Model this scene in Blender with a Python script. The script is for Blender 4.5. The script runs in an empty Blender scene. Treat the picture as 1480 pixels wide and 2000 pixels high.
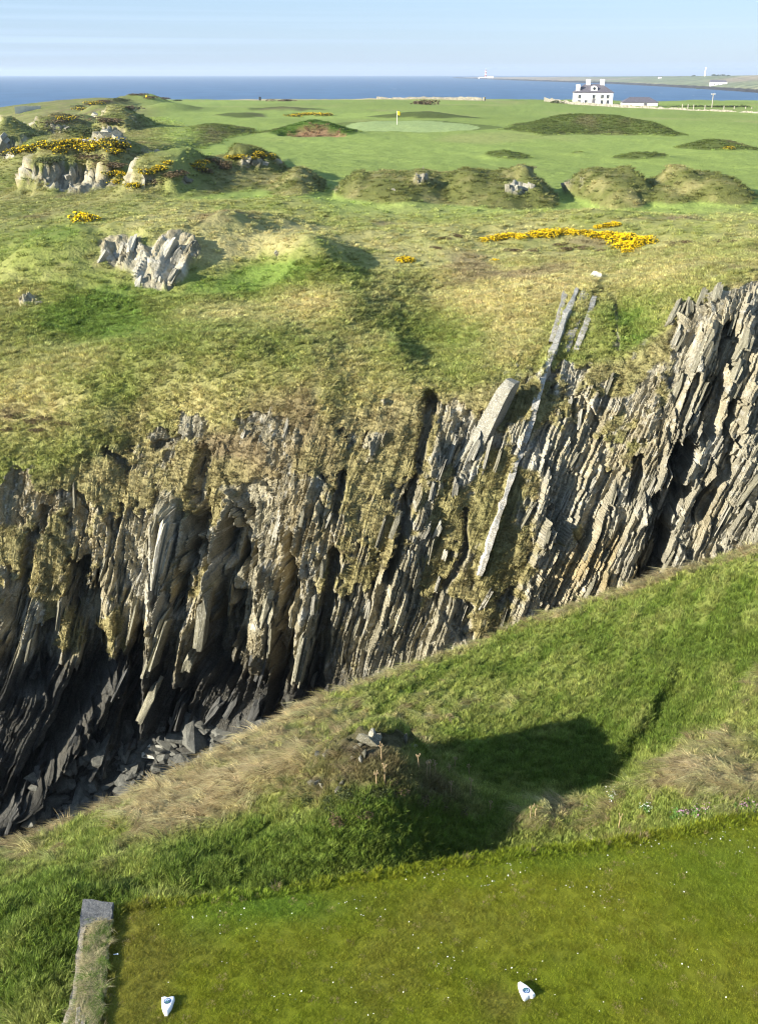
import bpy, bmesh, math, random
import numpy as np
from mathutils import Vector, Matrix, Euler

R = math.radians
random.seed(7)
rng = np.random.default_rng(11)
sc = bpy.context.scene
col = sc.collection

# ------------------------------------------------------------------ camera
F = 2000.0                       # focal length in pixels of the 1480 x 2000 photograph
PITCH = math.atan(857.0 / F)     # eye level lies at row 143
CZ = 11.0                        # eye height above the tee
cam = bpy.data.cameras.new('camera')
cam_o = bpy.data.objects.new('camera', cam)
col.objects.link(cam_o)
cam_o.location = (0, 0, CZ)
cam_o.rotation_euler = (math.pi / 2 - PITCH, 0, 0)
cam.sensor_fit = 'VERTICAL'
cam.sensor_height = 24.0
cam.lens = 24.0 * F / 2000.0
cam.clip_start = 0.1
cam.clip_end = 60000
sc.camera = cam_o

# ------------------------------------------------------------------ sky and sun
SUN_EL = R(19.5)
SUN_AZ = math.atan2(-0.86, -0.51)          # direction towards the sun, from +Y clockwise
w = bpy.data.worlds.new('World')
sc.world = w
w.use_nodes = True
nt = w.node_tree
nt.nodes.clear()
wo = nt.nodes.new('ShaderNodeOutputWorld')
bg = nt.nodes.new('ShaderNodeBackground')
sky = nt.nodes.new('ShaderNodeTexSky')
sky.sky_type = 'NISHITA'
sky.sun_disc = False
sky.sun_elevation = SUN_EL
sky.sun_rotation = SUN_AZ % (2 * math.pi)
sky.altitude = 0
sky.air_density = 1.0
sky.dust_density = 0.25
sky.ozone_density = 2.5
bg.inputs[1].default_value = 0.050
# thin streaks of high cloud
tc = nt.nodes.new('ShaderNodeTexCoord')
mp = nt.nodes.new('ShaderNodeMapping')
mp.inputs['Scale'].default_value = (0.5, 0.5, 60.0)
ns = nt.nodes.new('ShaderNodeTexNoise')
ns.inputs['Scale'].default_value = 2.2
ns.inputs['Detail'].default_value = 4
rp = nt.nodes.new('ShaderNodeValToRGB')
rp.color_ramp.elements[0].position = 0.50
rp.color_ramp.elements[1].position = 0.80
rp.color_ramp.elements[0].color = (0, 0, 0, 1)
rp.color_ramp.elements[1].color = (0.55, 0.55, 0.55, 1)
mx = nt.nodes.new('ShaderNodeMixRGB')
mx.inputs[2].default_value = (8.0, 9.0, 10.5, 1)
nt.links.new(tc.outputs['Generated'], mp.inputs[0])
nt.links.new(mp.outputs[0], ns.inputs['Vector'])
nt.links.new(ns.outputs['Fac'], rp.inputs[0])
nt.links.new(rp.outputs[0], mx.inputs[0])
nt.links.new(sky.outputs[0], mx.inputs[1])
veil = nt.nodes.new('ShaderNodeMixRGB')
veil.inputs[0].default_value = 0.62
veil.inputs[2].default_value = (3.7, 5.5, 8.2, 1)     # bright even high haze
nt.links.new(mx.outputs[0], veil.inputs[1])
nt.links.new(veil.outputs[0], bg.inputs[0])
nt.links.new(bg.outputs[0], wo.inputs[0])

sl = bpy.data.lights.new('sun', 'SUN')
sl.energy = 5.0
sl.angle = R(0.53)
sl.color = (1.0, 0.93, 0.80)
so = bpy.data.objects.new('sun', sl)
col.objects.link(so)
to_sun = Vector((math.sin(SUN_AZ) * math.cos(SUN_EL), math.cos(SUN_AZ) * math.cos(SUN_EL), math.sin(SUN_EL)))
so.rotation_euler = (-to_sun).to_track_quat('-Z', 'Y').to_euler()
so.location = (-40, -30, 60)

vs = sc.view_settings
vs.view_transform = 'Standard'
vs.look = 'None'
vs.exposure = 1.48
vs.gamma = 1.0
vs.use_curve_mapping = False
sc.cycles.max_bounces = 4
sc.cycles.diffuse_bounces = 2
sc.cycles.adaptive_threshold = 0.01
sc.cycles.filter_width = 1.2
sc.cycles.volume_bounces = 0
sc.cycles.transparent_max_bounces = 8
sc.cycles.use_denoising = True
sc.cycles.denoiser = 'OPENIMAGEDENOISE'
sc.cycles.denoising_input_passes = 'RGB_ALBEDO_NORMAL'
sc.cycles.denoising_prefilter = 'ACCURATE'

# ------------------------------------------------------------------ maths helpers
SP, CP = math.sin(PITCH), math.cos(PITCH)


def ray(px, py):
    cx = (np.asarray(px, float) - 740) / F
    cy = (1000 - np.asarray(py, float)) / F
    return cx, CP + cy * SP, -SP + cy * CP


def at_z(px, py, z):
    dx, dy, dz = ray(px, py)
    t = (z - CZ) / dz
    return dx * t, dy * t, z + 0 * t


def at_y(px, py, y):
    dx, dy, dz = ray(px, py)
    t = y / dy
    return dx * t, y + 0 * t, CZ + dz * t


def proj(x, y, z):
    zc = y * CP - (z - CZ) * SP
    yc = y * SP + (z - CZ) * CP
    zc = np.maximum(zc, 1e-3)
    return 740 + F * x / zc, 1000 - F * yc / zc


_TAB = rng.random(1 << 18).astype(np.float32)
_PRM = rng.permutation(1 << 18).astype(np.int32)
_MSK = np.int32((1 << 18) - 1)


def _ix(a):
    return np.floor(a).astype(np.int32)


def hsh(*args):
    """a fixed random number 0..1 for each cell"""
    h = np.int32(0)
    for k, a in enumerate(args):
        h = _PRM[(h + _ix(a) * np.int32((131, 7919, 1013)[k % 3])) & _MSK]
    return _TAB[h]


def vn(x, y, z=None):
    """value noise -1..1"""
    x = np.asarray(x, np.float32)
    y = np.asarray(y, np.float32)
    xi, yi = _ix(x), _ix(y)
    fx, fy = x - xi, y - yi
    fx = fx * fx * (3 - 2 * fx)
    fy = fy * fy * (3 - 2 * fy)

    def plane(off):
        b = xi * np.int32(7919) + yi * np.int32(104729) + off
        v00 = _TAB[b & _MSK]
        v10 = _TAB[(b + np.int32(7919)) & _MSK]
        v01 = _TAB[(b + np.int32(104729)) & _MSK]
        v11 = _TAB[(b + np.int32(7919 + 104729)) & _MSK]
        p = v00 + (v10 - v00) * fx
        return p + (v01 + (v11 - v01) * fx - p) * fy
    if z is None:
        return plane(np.int32(0)) * 2 - 1
    z = np.asarray(z, np.float32)
    zi = _ix(z)
    fz = z - zi
    fz = fz * fz * (3 - 2 * fz)
    p = plane(zi * np.int32(15485863 % 262144))
    q = plane((zi + np.int32(1)) * np.int32(15485863 % 262144))
    return (p + (q - p) * fz) * 2 - 1


def fbm(x, y, z=None, o=3, g=0.5):
    r, s, f = 0, 1.0, 1.0
    t = 0
    for k in range(o):
        r = r + s * vn(np.asarray(x) * f + 17.3 * k, np.asarray(y) * f + 5.1 * k, None if z is None else np.asarray(z) * f + 3.7 * k)
        t += s
        s *= g
        f *= 2.03
    return r / t


def sstep(a, b, x):
    t = np.clip((x - a) / (b - a), 0, 1)
    return t * t * (3 - 2 * t)


def pchip_slopes(X, Y):
    """X (n,), Y (n,m) -> slopes (n,m), monotone"""
    h = np.diff(X)[:, None]
    d = np.diff(Y, axis=0) / h
    m = np.zeros_like(Y)
    m[0], m[-1] = d[0], d[-1]
    if len(X) > 2:
        a, b = d[:-1], d[1:]
        w1, w2 = 2 * h[1:] + h[:-1], h[1:] + 2 * h[:-1]
        with np.errstate(divide='ignore', invalid='ignore'):
            v = (w1 + w2) / (w1 / a + w2 / b)
        m[1:-1] = np.where(a * b > 0, v, 0)
    return m


def pchip(X, Y, q):
    X = np.asarray(X, float)
    Y = np.asarray(Y, float)
    one = Y.ndim == 1
    if one:
        Y = Y[:, None]
    m = pchip_slopes(X, Y)
    q = np.clip(q, X[0], X[-1])
    i = np.clip(np.searchsorted(X, q, side='right') - 1, 0, len(X) - 2)
    h = (X[i + 1] - X[i])[:, None]
    t = ((q - X[i])[:, None]) / h
    r = (2 * t**3 - 3 * t**2 + 1) * Y[i] + (t**3 - 2 * t**2 + t) * h * m[i] + (-2 * t**3 + 3 * t**2) * Y[i + 1] + (t**3 - t**2) * h * m[i + 1]
    return r[:, 0] if one else r


class Surface:
    """a sheet of ground lofted through rows of surveyed points; columns run along bearings x/y"""

    def __init__(self, rows):
        self.rows = []
        for r in rows:
            a, y, z = [], [], []
            for p in r:
                if p[0] == 'yz':                      # ('yz', px, y, z)
                    xx, yy, zz = None, p[2], p[3]
                    pa = (p[1] - 740) / F / CP
                else:
                    xx, yy, zz = at_z(p[0], p[1], p[2])
                    pa = xx / yy
                a.append(pa)
                y.append(float(yy))
                z.append(float(zz))
            o = np.argsort(a)
            self.rows.append((np.array(a)[o], np.array(y)[o], np.array(z)[o]))

    def sample(self, A, counts, k0=0):
        """A: bearings; counts: rows per span, from row k0 on"""
        n = len(self.rows)
        Yk = np.zeros((n, len(A)))
        Zk = np.zeros((n, len(A)))
        for k, (a, y, z) in enumerate(self.rows):
            if len(a) == 1:
                Yk[k], Zk[k] = y[0], z[0]
            else:
                Yk[k], Zk[k] = pchip(a, y, A), pchip(a, z, A)
        v = []
        for s, c in enumerate(counts):
            v += list(k0 + s + np.arange(c) / c)
        v.append(k0 + len(counts))
        v = np.array(v)
        K = np.arange(n, dtype=float)
        Y = pchip(K, Yk, v)
        Z = pchip(K, Zk, v)
        X = Y * A[None, :]
        return X, Y, Z, v


def normals(X, Y, Z):
    P = np.stack([X, Y, Z], -1)
    du = np.gradient(P, axis=1)
    dv = np.gradient(P, axis=0)
    n = np.cross(du, dv)
    n /= np.linalg.norm(n, axis=-1, keepdims=True) + 1e-9
    return n


# ------------------------------------------------------------------ object helpers
def tag(o, label=None, cat=None, group=None, kind=None):
    if label:
        o['label'] = label
    if cat:
        o['category'] = cat
    if group:
        o['group'] = group
    if kind:
        o['kind'] = kind
    return o


def link(name, me, mat=None, parent=None):
    o = bpy.data.objects.new(name, me)
    col.objects.link(o)
    if mat is not None and len(me.materials) == 0:
        me.materials.append(mat)
    if parent is not None:
        o.parent = parent
    return o


def empty(name, loc=(0, 0, 0), rz=0):
    o = bpy.data.objects.new(name, None)
    col.objects.link(o)
    o.location = loc
    o.rotation_euler = (0, 0, rz)
    o.empty_display_size = 0.2
    return o


def mesh_np(name, V, Fq, smooth=False, cols=None):
    me = bpy.data.meshes.new(name)
    V = np.ascontiguousarray(V, np.float32)
    Fq = np.ascontiguousarray(Fq, np.int32)
    n, k = Fq.shape
    me.vertices.add(len(V))
    me.vertices.foreach_set('co', V.ravel())
    me.loops.add(n * k)
    me.loops.foreach_set('vertex_index', Fq.ravel())
    me.polygons.add(n)
    me.polygons.foreach_set('loop_start', np.arange(n, dtype=np.int32) * k)
    me.polygons.foreach_set('loop_total', np.full(n, k, np.int32))
    me.update(calc_edges=True)
    me.polygons.foreach_set('use_smooth', np.full(n, smooth))
    if cols is not None:
        c = np.ones((len(V), 4), np.float32)
        c[:, :cols.shape[1]] = cols
        at = me.attributes.new('col', 'FLOAT_COLOR', 'POINT')
        at.data.foreach_set('color', c.ravel())
    me.update()
    return me


def grid_faces(nv, nu, flip=False):
    i = np.arange(nv * nu).reshape(nv, nu)
    q = np.stack([i[:-1, :-1], i[:-1, 1:], i[1:, 1:], i[1:, :-1]], -1).reshape(-1, 4)
    return q[:, ::-1] if flip else q


class MB:
    """collects boxes, bars and free polygons into one mesh"""

    def __init__(self):
        self.v = []
        self.f = []

    def poly(self, V, Fs):
        b = len(self.v)
        self.v += [tuple(p) for p in V]
        self.f += [[b + i for i in f] for f in Fs]
        return self

    def box(self, x0, x1, y0, y1, z0, z1):
        V = [(x, y, z) for z in (z0, z1) for y in (y0, y1) for x in (x0, x1)]
        return self.poly(V, [(0, 2, 3, 1), (4, 5, 7, 6), (0, 1, 5, 4), (2, 6, 7, 3), (0, 4, 6, 2), (1, 3, 7, 5)])

    def prism(self, pts, z0, z1):
        n = len(pts)
        V = [(x, y, z0) for x, y in pts] + [(x, y, z1) for x, y in pts]
        return self.poly(V, [tuple(range(n))[::-1], tuple(range(n, 2 * n))] + [(i, (i + 1) % n, n + (i + 1) % n, n + i) for i in range(n)])

    def lathe(self, prof, n=12, c=(0, 0)):
        V, Fs = [], []
        for r, z in prof:
            for k in range(n):
                a = 2 * math.pi * k / n
                V.append((c[0] + r * math.cos(a), c[1] + r * math.sin(a), z))
        for j in range(len(prof) - 1):
            for k in range(n):
                k2 = (k + 1) % n
                Fs.append((j * n + k, j * n + k2, (j + 1) * n + k2, (j + 1) * n + k))
        Fs.append(tuple(range(n))[::-1])
        Fs.append(tuple(range((len(prof) - 1) * n, len(prof) * n)))
        return self.poly(V, Fs)

    def tube(self, pts, rad, n=5):
        V, Fs = [], []
        pts = [Vector(p) for p in pts]
        for j, p in enumerate(pts):
            d = (pts[min(j + 1, len(pts) - 1)] - pts[max(j - 1, 0)]).normalized()
            u = d.orthogonal().normalized()
            v = d.cross(u)
            r = rad[j] if isinstance(rad, (list, tuple)) else rad
            for k in range(n):
                a = 2 * math.pi * k / n
                V.append(p + u * r * math.cos(a) + v * r * math.sin(a))
        for j in range(len(pts) - 1):
            for k in range(n):
                k2 = (k + 1) % n
                Fs.append((j * n + k, j * n + k2, (j + 1) * n + k2, (j + 1) * n + k))
        Fs.append(tuple(range(n))[::-1])
        Fs.append(tuple(range((len(pts) - 1) * n, len(pts) * n)))
        return self.poly(V, Fs)

    def mesh(self, name):
        me = bpy.data.meshes.new(name)
        me.from_pydata([tuple(p) for p in self.v], [], self.f)
        bm = bmesh.new()
        bm.from_mesh(me)
        bmesh.ops.recalc_face_normals(bm, faces=bm.faces)
        bm.to_mesh(me)
        bm.free()
        me.update()
        return me

    def build(self, name, mat, parent=None):
        return link(name, self.mesh(name), mat, parent)


# ------------------------------------------------------------------ materials
def new_mat(name):
    m = bpy.data.materials.new(name)
    m.use_nodes = True
    n = m.node_tree.nodes
    b = n['Principled BSDF']
    b.inputs['Specular IOR Level'].default_value = 0.15
    return m, m.node_tree, n, b


def plain(name, c, rough=0.8, var=0.12, scale=6.0, bump=0.0, metallic=0.0, spec=0.2):
    m, t, n, b = new_mat(name)
    b.inputs['Roughness'].default_value = rough
    b.inputs['Metallic'].default_value = metallic
    b.inputs['Specular IOR Level'].default_value = spec
    tc = n.new('ShaderNodeTexCoord')
    ns = n.new('ShaderNodeTexNoise')
    ns.inputs['Scale'].default_value = scale
    ns.inputs['Detail'].default_value = 5
    mr = n.new('ShaderNodeMapRange')
    mr.inputs['From Min'].default_value = 0.3
    mr.inputs['From Max'].default_value = 0.7
    mr.inputs['To Min'].default_value = 1 - var
    mr.inputs['To Max'].default_value = 1 + var
    mu = n.new('ShaderNodeVectorMath')
    mu.operation = 'SCALE'
    mu.inputs[0].default_value = c[:3]
    t.links.new(tc.outputs['Object'], ns.inputs['Vector'])
    t.links.new(ns.outputs['Fac'], mr.inputs['Value'])
    t.links.new(mr.outputs[0], mu.inputs['Scale'])
    t.links.new(mu.outputs[0], b.inputs['Base Color'])
    if bump:
        bp = n.new('ShaderNodeBump')
        bp.inputs['Strength'].default_value = bump
        bp.inputs['Distance'].default_value = 0.05
        t.links.new(ns.outputs['Fac'], bp.inputs['Height'])
        t.links.new(bp.outputs[0], b.inputs['Normal'])
    return m


def ground_mat(name, s1, s2, v1, v2, bump, dist, rough=0.95):
    """surface colour from the 'col' attribute, with fine grain in two sizes and relief"""
    m, t, n, b = new_mat(name)
    b.inputs['Roughness'].default_value = rough
    b.inputs['Specular IOR Level'].default_value = 0.08
    at = n.new('ShaderNodeAttribute')
    at.attribute_name = 'col'
    tc = n.new('ShaderNodeTexCoord')
    fac = None
    heights = []
    for s, v in ((s1, v1), (s2, v2)):
        ns = n.new('ShaderNodeTexNoise')
        ns.inputs['Scale'].default_value = s
        ns.inputs['Detail'].default_value = 4
        ns.inputs['Roughness'].default_value = 0.65
        t.links.new(tc.outputs['Object'], ns.inputs['Vector'])
        mr = n.new('ShaderNodeMapRange')
        mr.inputs['From Min'].default_value = 0.25
        mr.inputs['From Max'].default_value = 0.75
        mr.inputs['To Min'].default_value = 1 - v
        mr.inputs['To Max'].default_value = 1 + v
        t.links.new(ns.outputs['Fac'], mr.inputs['Value'])
        heights.append(ns)
        if fac is None:
            fac = mr
        else:
            q = n.new('ShaderNodeMath')
            q.operation = 'MULTIPLY'
            t.links.new(fac.outputs[0], q.inputs[0])
            t.links.new(mr.outputs[0], q.inputs[1])
            fac = q
    mu = n.new('ShaderNodeVectorMath')
    mu.operation = 'SCALE'
    t.links.new(at.outputs['Color'], mu.inputs[0])
    t.links.new(fac.outputs[0], mu.inputs['Scale'])
    t.links.new(mu.outputs[0], b.inputs['Base Color'])
    add = n.new('ShaderNodeMath')
    add.operation = 'ADD'
    t.links.new(heights[0].outputs['Fac'], add.inputs[0])
    t.links.new(heights[1].outputs['Fac'], add.inputs[1])
    bp = n.new('ShaderNodeBump')
    bp.inputs['Strength'].default_value = bump
    bp.inputs['Distance'].default_value = dist
    t.links.new(add.outputs[0], bp.inputs['Height'])
    t.links.new(bp.outputs[0], b.inputs['Normal'])
    return m


M_CLIFF = ground_mat('cliff_rock', 2.2, 14.0, 0.30, 0.45, 0.9, 0.12)
M_UP = ground_mat('upland_turf', 1.2, 6.0, 0.18, 0.30, 0.8, 0.15)
M_NEAR = ground_mat('near_turf', 5.0, 30.0, 0.25, 0.35, 0.8, 0.05)
M_TEE = ground_mat('tee_turf', 6.0, 60.0, 0.15, 0.35, 0.7, 0.02)
M_ISLE = ground_mat('island_turf', 0.01, 0.04, 0.35, 0.45, 0.0, 1.0)


def rock_mat(name, base, lichen, amount, scale=1.0):
    m, t, n, b = new_mat(name)
    b.inputs['Roughness'].default_value = 0.9
    tc = n.new('ShaderNodeTexCoord')
    oi = n.new('ShaderNodeObjectInfo')
    n1 = n.new('ShaderNodeTexNoise')
    n1.inputs['Scale'].default_value = 2.5 * scale
    n1.inputs['Detail'].default_value = 6
    n1.inputs['Roughness'].default_value = 0.7
    n2 = n.new('ShaderNodeTexNoise')
    n2.inputs['Scale'].default_value = 22 * scale
    n2.inputs['Detail'].default_value = 5
    ad = n.new('ShaderNodeVectorMath')
    ad.operation = 'ADD'
    sc_ = n.new('ShaderNodeVectorMath')
    sc_.operation = 'SCALE'
    sc_.inputs['Scale'].default_value = 1.0
    t.links.new(tc.outputs['Object'], ad.inputs[0])
    t.links.new(oi.outputs['Location'], ad.inputs[1])
    t.links.new(ad.outputs[0], n1.inputs['Vector'])
    t.links.new(ad.outputs[0], n2.inputs['Vector'])
    r = n.new('ShaderNodeValToRGB')
    e = r.color_ramp.elements
    e[0].position, e[1].position = 0.30, 0.70
    e[0].color = (*[c * 0.55 for c in base], 1)
    e[1].color = (*[c * 1.3 for c in base], 1)
    t.links.new(n1.outputs['Fac'], r.inputs[0])
    r2 = n.new('ShaderNodeValToRGB')
    r2.color_ramp.elements[0].position = 0.66 - 0.22 * amount
    r2.color_ramp.elements[1].position = 0.74 - 0.22 * amount
    t.links.new(n2.outputs['Fac'], r2.inputs[0])
    mixc = n.new('ShaderNodeMixRGB')
    mixc.inputs[2].default_value = (*lichen, 1)
    t.links.new(r2.outputs[0], mixc.inputs[0])
    t.links.new(r.outputs[0], mixc.inputs[1])
    rv = n.new('ShaderNodeMapRange')
    rv.inputs['To Min'].default_value = 0.75
    rv.inputs['To Max'].default_value = 1.2
    t.links.new(oi.outputs['Random'], rv.inputs['Value'])
    mu = n.new('ShaderNodeVectorMath')
    mu.operation = 'SCALE'
    t.links.new(mixc.outputs[0], mu.inputs[0])
    t.links.new(rv.outputs[0], mu.inputs['Scale'])
    t.links.new(mu.outputs[0], b.inputs['Base Color'])
    bp = n.new('ShaderNodeBump')
    bp.inputs['Strength'].default_value = 0.9
    bp.inputs['Distance'].default_value = 0.10
    t.links.new(n1.outputs['Fac'], bp.inputs['Height'])
    bp2 = n.new('ShaderNodeBump')
    bp2.inputs['Strength'].default_value = 0.6
    bp2.inputs['Distance'].default_value = 0.03
    t.links.new(n2.outputs['Fac'], bp2.inputs['Height'])
    t.links.new(bp.outputs[0], bp2.inputs['Normal'])
    t.links.new(bp2.outputs[0], b.inputs['Normal'])
    return m


M_SLAB = rock_mat('slab_rock', (0.19, 0.178, 0.125), (0.40, 0.385, 0.32), 0.45)
M_SLAB_PALE = rock_mat('pale_slab_rock', (0.29, 0.275, 0.215), (0.46, 0.44, 0.385), 0.6)
M_SLAB_DARK = rock_mat('wet_slab_rock', (0.075, 0.075, 0.070), (0.15, 0.15, 0.13), 0.2)
M_BOULDER = rock_mat('boulder_rock', (0.115, 0.115, 0.100), (0.22, 0.21, 0.18), 0.25, 1.6)
M_PALE_STONE = rock_mat('pale_stone', (0.50, 0.49, 0.42), (0.7, 0.7, 0.62), 0.3, 2)


def blade_mat(name, trans=0.35):
    m, t, n, b = new_mat(name)
    b.inputs['Roughness'].default_value = 0.6
    b.inputs['Specular IOR Level'].default_value = 0.12
    at = n.new('ShaderNodeAttribute')
    at.attribute_type = 'INSTANCER'
    at.attribute_name = 'tint'
    a2 = n.new('ShaderNodeAttribute')
    a2.attribute_name = 'var'
    mu = n.new('ShaderNodeVectorMath')
    mu.operation = 'MULTIPLY'
    t.links.new(at.outputs['Color'], mu.inputs[0])
    t.links.new(a2.outputs['Color'], mu.inputs[1])
    t.links.new(mu.outputs[0], b.inputs['Base Color'])
    tr = n.new('ShaderNodeBsdfTranslucent')
    t.links.new(mu.outputs[0], tr.inputs['Color'])
    mxs = n.new('ShaderNodeMixShader')
    mxs.inputs[0].default_value = trans
    t.links.new(b.outputs[0], mxs.inputs[1])
    t.links.new(tr.outputs[0], mxs.inputs[2])
    t.links.new(mxs.outputs[0], n['Material Output'].inputs['Surface'])
    return m


M_BLADE = blade_mat('grass_blades')


def leaf_mat(name, c, var=0.35, trans=0.25):
    m, t, n, b = new_mat(name)
    b.inputs['Roughness'].default_value = 0.6
    tc = n.new('ShaderNodeNewGeometry')
    oi = n.new('ShaderNodeObjectInfo')
    mr = n.new('ShaderNodeMapRange')
    mr.inputs['To Min'].default_value = 1 - var
    mr.inputs['To Max'].default_value = 1 + var
    t.links.new(tc.outputs['Random Per Island'], mr.inputs['Value'])
    mu = n.new('ShaderNodeVectorMath')
    mu.operation = 'SCALE'
    mu.inputs[0].default_value = c
    t.links.new(mr.outputs[0], mu.inputs['Scale'])
    t.links.new(mu.outputs[0], b.inputs['Base Color'])
    tr = n.new('ShaderNodeBsdfTranslucent')
    t.links.new(mu.outputs[0], tr.inputs['Color'])
    mxs = n.new('ShaderNodeMixShader')
    mxs.inputs[0].default_value = trans
    t.links.new(b.outputs[0], mxs.inputs[1])
    t.links.new(tr.outputs[0], mxs.inputs[2])
    t.links.new(mxs.outputs[0], n['Material Output'].inputs['Surface'])
    return m


# ------------------------------------------------------------------ the far side of the gully: cliff and links land
SEA_Z = -20.0
FAR = Surface([
    [('yz', -300, 24, -20.6), ('yz', 740, 26, -19.0), ('yz', 1300, 27, -15.5), ('yz', 1800, 27, -13.0)],
    [(-250, 1600, -19.2), (0, 1608, -19.0), (150, 1545, -18.4), (300, 1460, -17.2), (450, 1430, -16.0), (600, 1397, -14.6), (760, 1350, -13.2),
     (920, 1325, -12.5), (1000, 1300, -12.3), (1200, 1240, -11.5), (1350, 1195, -10.2), (1480, 1160, -9.0), (1800, 1080, -6.8)],
    [(-250, 1250, -11.6), (0, 1250, -11.3), (150, 1190, -10.2), (300, 1150, -9.5), (450, 1120, -8.5), (600, 1080, -7.2), (830, 1020, -6.1),
     (1000, 1000, -5.7), (1200, 950, -5.0), (1350, 890, -3.6), (1480, 850, -2.7), (1800, 790, -1.6)],
    [(-250, 990, -6.0), (0, 965, -5.4), (150, 915, -4.4), (300, 872, -3.8), (450, 845, -3.0), (600, 826, -2.4), (760, 790, -1.9), (830, 780, -1.7),
     (1000, 745, -1.0), (1200, 700, -0.2), (1350, 600, 1.9), (1480, 540, 3.1), (1800, 480, 3.7)],
    [(-250, 820, -2.7), (0, 760, -1.8), (300, 705, -0.6), (600, 680, -0.1), (830, 640, 0), (1000, 620, 0.4), (1200, 575, 1.3), (1350, 525, 2.6), (1480, 490, 3.4), (1800, 462, 3.8)],
    [(-250, 640, 0.4), (0, 565, 0.6), (300, 572, 0.7), (600, 540, 1.2), (830, 520, 1.3), (1000, 500, 1.6), (1200, 490, 2.0), (1350, 470, 2.9), (1480, 458, 3.4), (1800, 442, 3.6)],
    [(-250, 500, 1.2), (0, 475, 1.4), (180, 455, 2.3), (300, 447, 2.9), (420, 445, 2.8), (600, 450, 2.0), (830, 445, 2.0), (1200, 440, 2.2), (1480, 432, 3.0), (1800, 425, 3.1)],
    [(-250, 450, 1.0), (0, 432, 1.4), (300, 420, 2.3), (600, 415, 2.2), (830, 415, 2.1), (1200, 415, 2.2), (1480, 408, 2.5), (1800, 405, 2.5)],
    [(-250, 380, -0.5), (0, 365, 0.4), (150, 358, 1.0), (300, 352, 1.8), (600, 350, 2.1), (1200, 350, 2.1), (1480, 348, 2.3), (1800, 345, 2.3)],
    [(-250, 315, -4), (0, 305, 0.0), (150, 302, 1.0), (300, 300, 2.0), (600, 300, 2.1), (1200, 300, 2.0), (1480, 300, 2.0), (1800, 300, 2.0)],
    [(-250, 275, -8), (0, 265, -3), (150, 258, 0.6), (300, 252, 2.3), (600, 250, 2.3), (850, 250, 2.2), (1200, 250, 1.8), (1480, 250, 1.4), (1800, 250, 1.2)],
    [(-250, 250, -13), (0, 232, -2.5), (150, 222, 0.8), (300, 220, 2.2), (600, 220, 1.9), (850, 219, 1.9), (1200, 222, 0.6), (1480, 225, 0.2), (1800, 230, 0.0)],
    [('yz', -250, 400, -16), ('yz', 0, 380, -2.4), ('yz', 80, 390, -1.0), ('yz', 170, 410, 1.0), ('yz', 300, 430, 2.2), ('yz', 450, 450, 1.2), ('yz', 700, 480, 0.6), ('yz', 1000, 480, 0.3), ('yz', 1200, 520, -0.8), ('yz', 1480, 540, -1.5), ('yz', 1800, 540, -1.5)],
    [('yz', -250, 430, -18), ('yz', 0, 420, -18), ('yz', 300, 470, -18), ('yz', 700, 540, -18), ('yz', 1000, 540, -18), ('yz', 1200, 600, -18), ('yz', 1480, 640, -18), ('yz', 1800, 640, -18)],
])


def blobs(PX, PY, lst):
    """soft sum of ellipses (x, y, rx, ry, value)"""
    r = np.zeros_like(PX)
    for x, y, rx, ry, v in lst:
        m = (np.abs(PX - x) < 3 * rx) & (np.abs(PY - y) < 3 * ry)
        if m.any():
            d = ((PX[m] - x) / rx) ** 2 + ((PY[m] - y) / ry) ** 2
            r[m] += v * np.exp(-d * 0.9) * (d < 9)
    return r


def line_field(PX, PY, pts, hw):
    """distance from a polyline of surveyed points in units of hw, and the signed side"""
    xs, ys_ = [q[0] for q in pts], [q[1] for q in pts]
    m = (PX > min(xs) - 2.2 * hw) & (PX < max(xs) + 2.2 * hw) & (PY > min(ys_) - 2.2 * hw) & (PY < max(ys_) + 2.2 * hw)
    b0, s0 = np.full(PX.shape, 9.0, np.float32), np.zeros(PX.shape, np.float32)
    if m.any():
        b0[m], s0[m] = line_field_(PX[m], PY[m], pts, hw)
    return b0, s0


def line_field_(PX, PY, pts, hw):
    best = np.full(PX.shape, 1e9)
    side = np.zeros(PX.shape)
    for (x0, y0), (x1, y1) in zip(pts[:-1], pts[1:]):
        dx, dy = x1 - x0, y1 - y0
        L2 = dx * dx + dy * dy
        t = np.clip(((PX - x0) * dx + (PY - y0) * dy) / L2, 0, 1)
        qx, qy = PX - x0 - t * dx, PY - y0 - t * dy
        d = np.hypot(qx, qy)
        m = d < best
        best = np.where(m, d, best)
        side = np.where(m, qx, side)
    return best / hw, side / hw


def beds(s, t, wdt, L, seed):
    """one order of tilted beds: each bed broken into lengths that stand proud by different amounts"""
    q = s / wdt + 0.55 * vn(s / wdt * 0.43 + seed, t * 0.12) + seed * 3.7
    i = np.floor(q)
    f = q - i
    ln = L * (0.5 + hsh(i, np.full_like(i, seed)))
    u = t / ln + 9 * hsh(i, np.full_like(i, seed + 5)) + 0.25 * (f - 0.5)
    j = np.floor(u)
    g = u - j
    h = hsh(i, j, np.full_like(i, seed + 9))
    return h + 0.55 * (0.5 - f) * (0.3 + h) * 0.8 + 0.25 * (g - 0.5), i, j, f


def bed_coord(X, Y, Z):
    k = 0.13 + 0.0095 * (np.clip(X, -22, 22) + 16) + 0.08 * vn(X * 0.12, Z * 0.1)
    k = np.where(Z < -9, k + 0.022 * np.clip(-9 - Z, 0, 6) * sstep(-2, -9, X), k)
    s = X - k * (Z + 8) - 0.13 * (Y - 40) + 0.35 * vn(X * 0.12, Z * 0.15) + 0.07 * vn(X * 0.6, Z * 0.7) + 0.05 * vn(X * 2.0, Z * 2.2, Y * 2)
    t = Z + 0.45 * (Y - 40) + 0.2 * X
    return s, t


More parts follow.
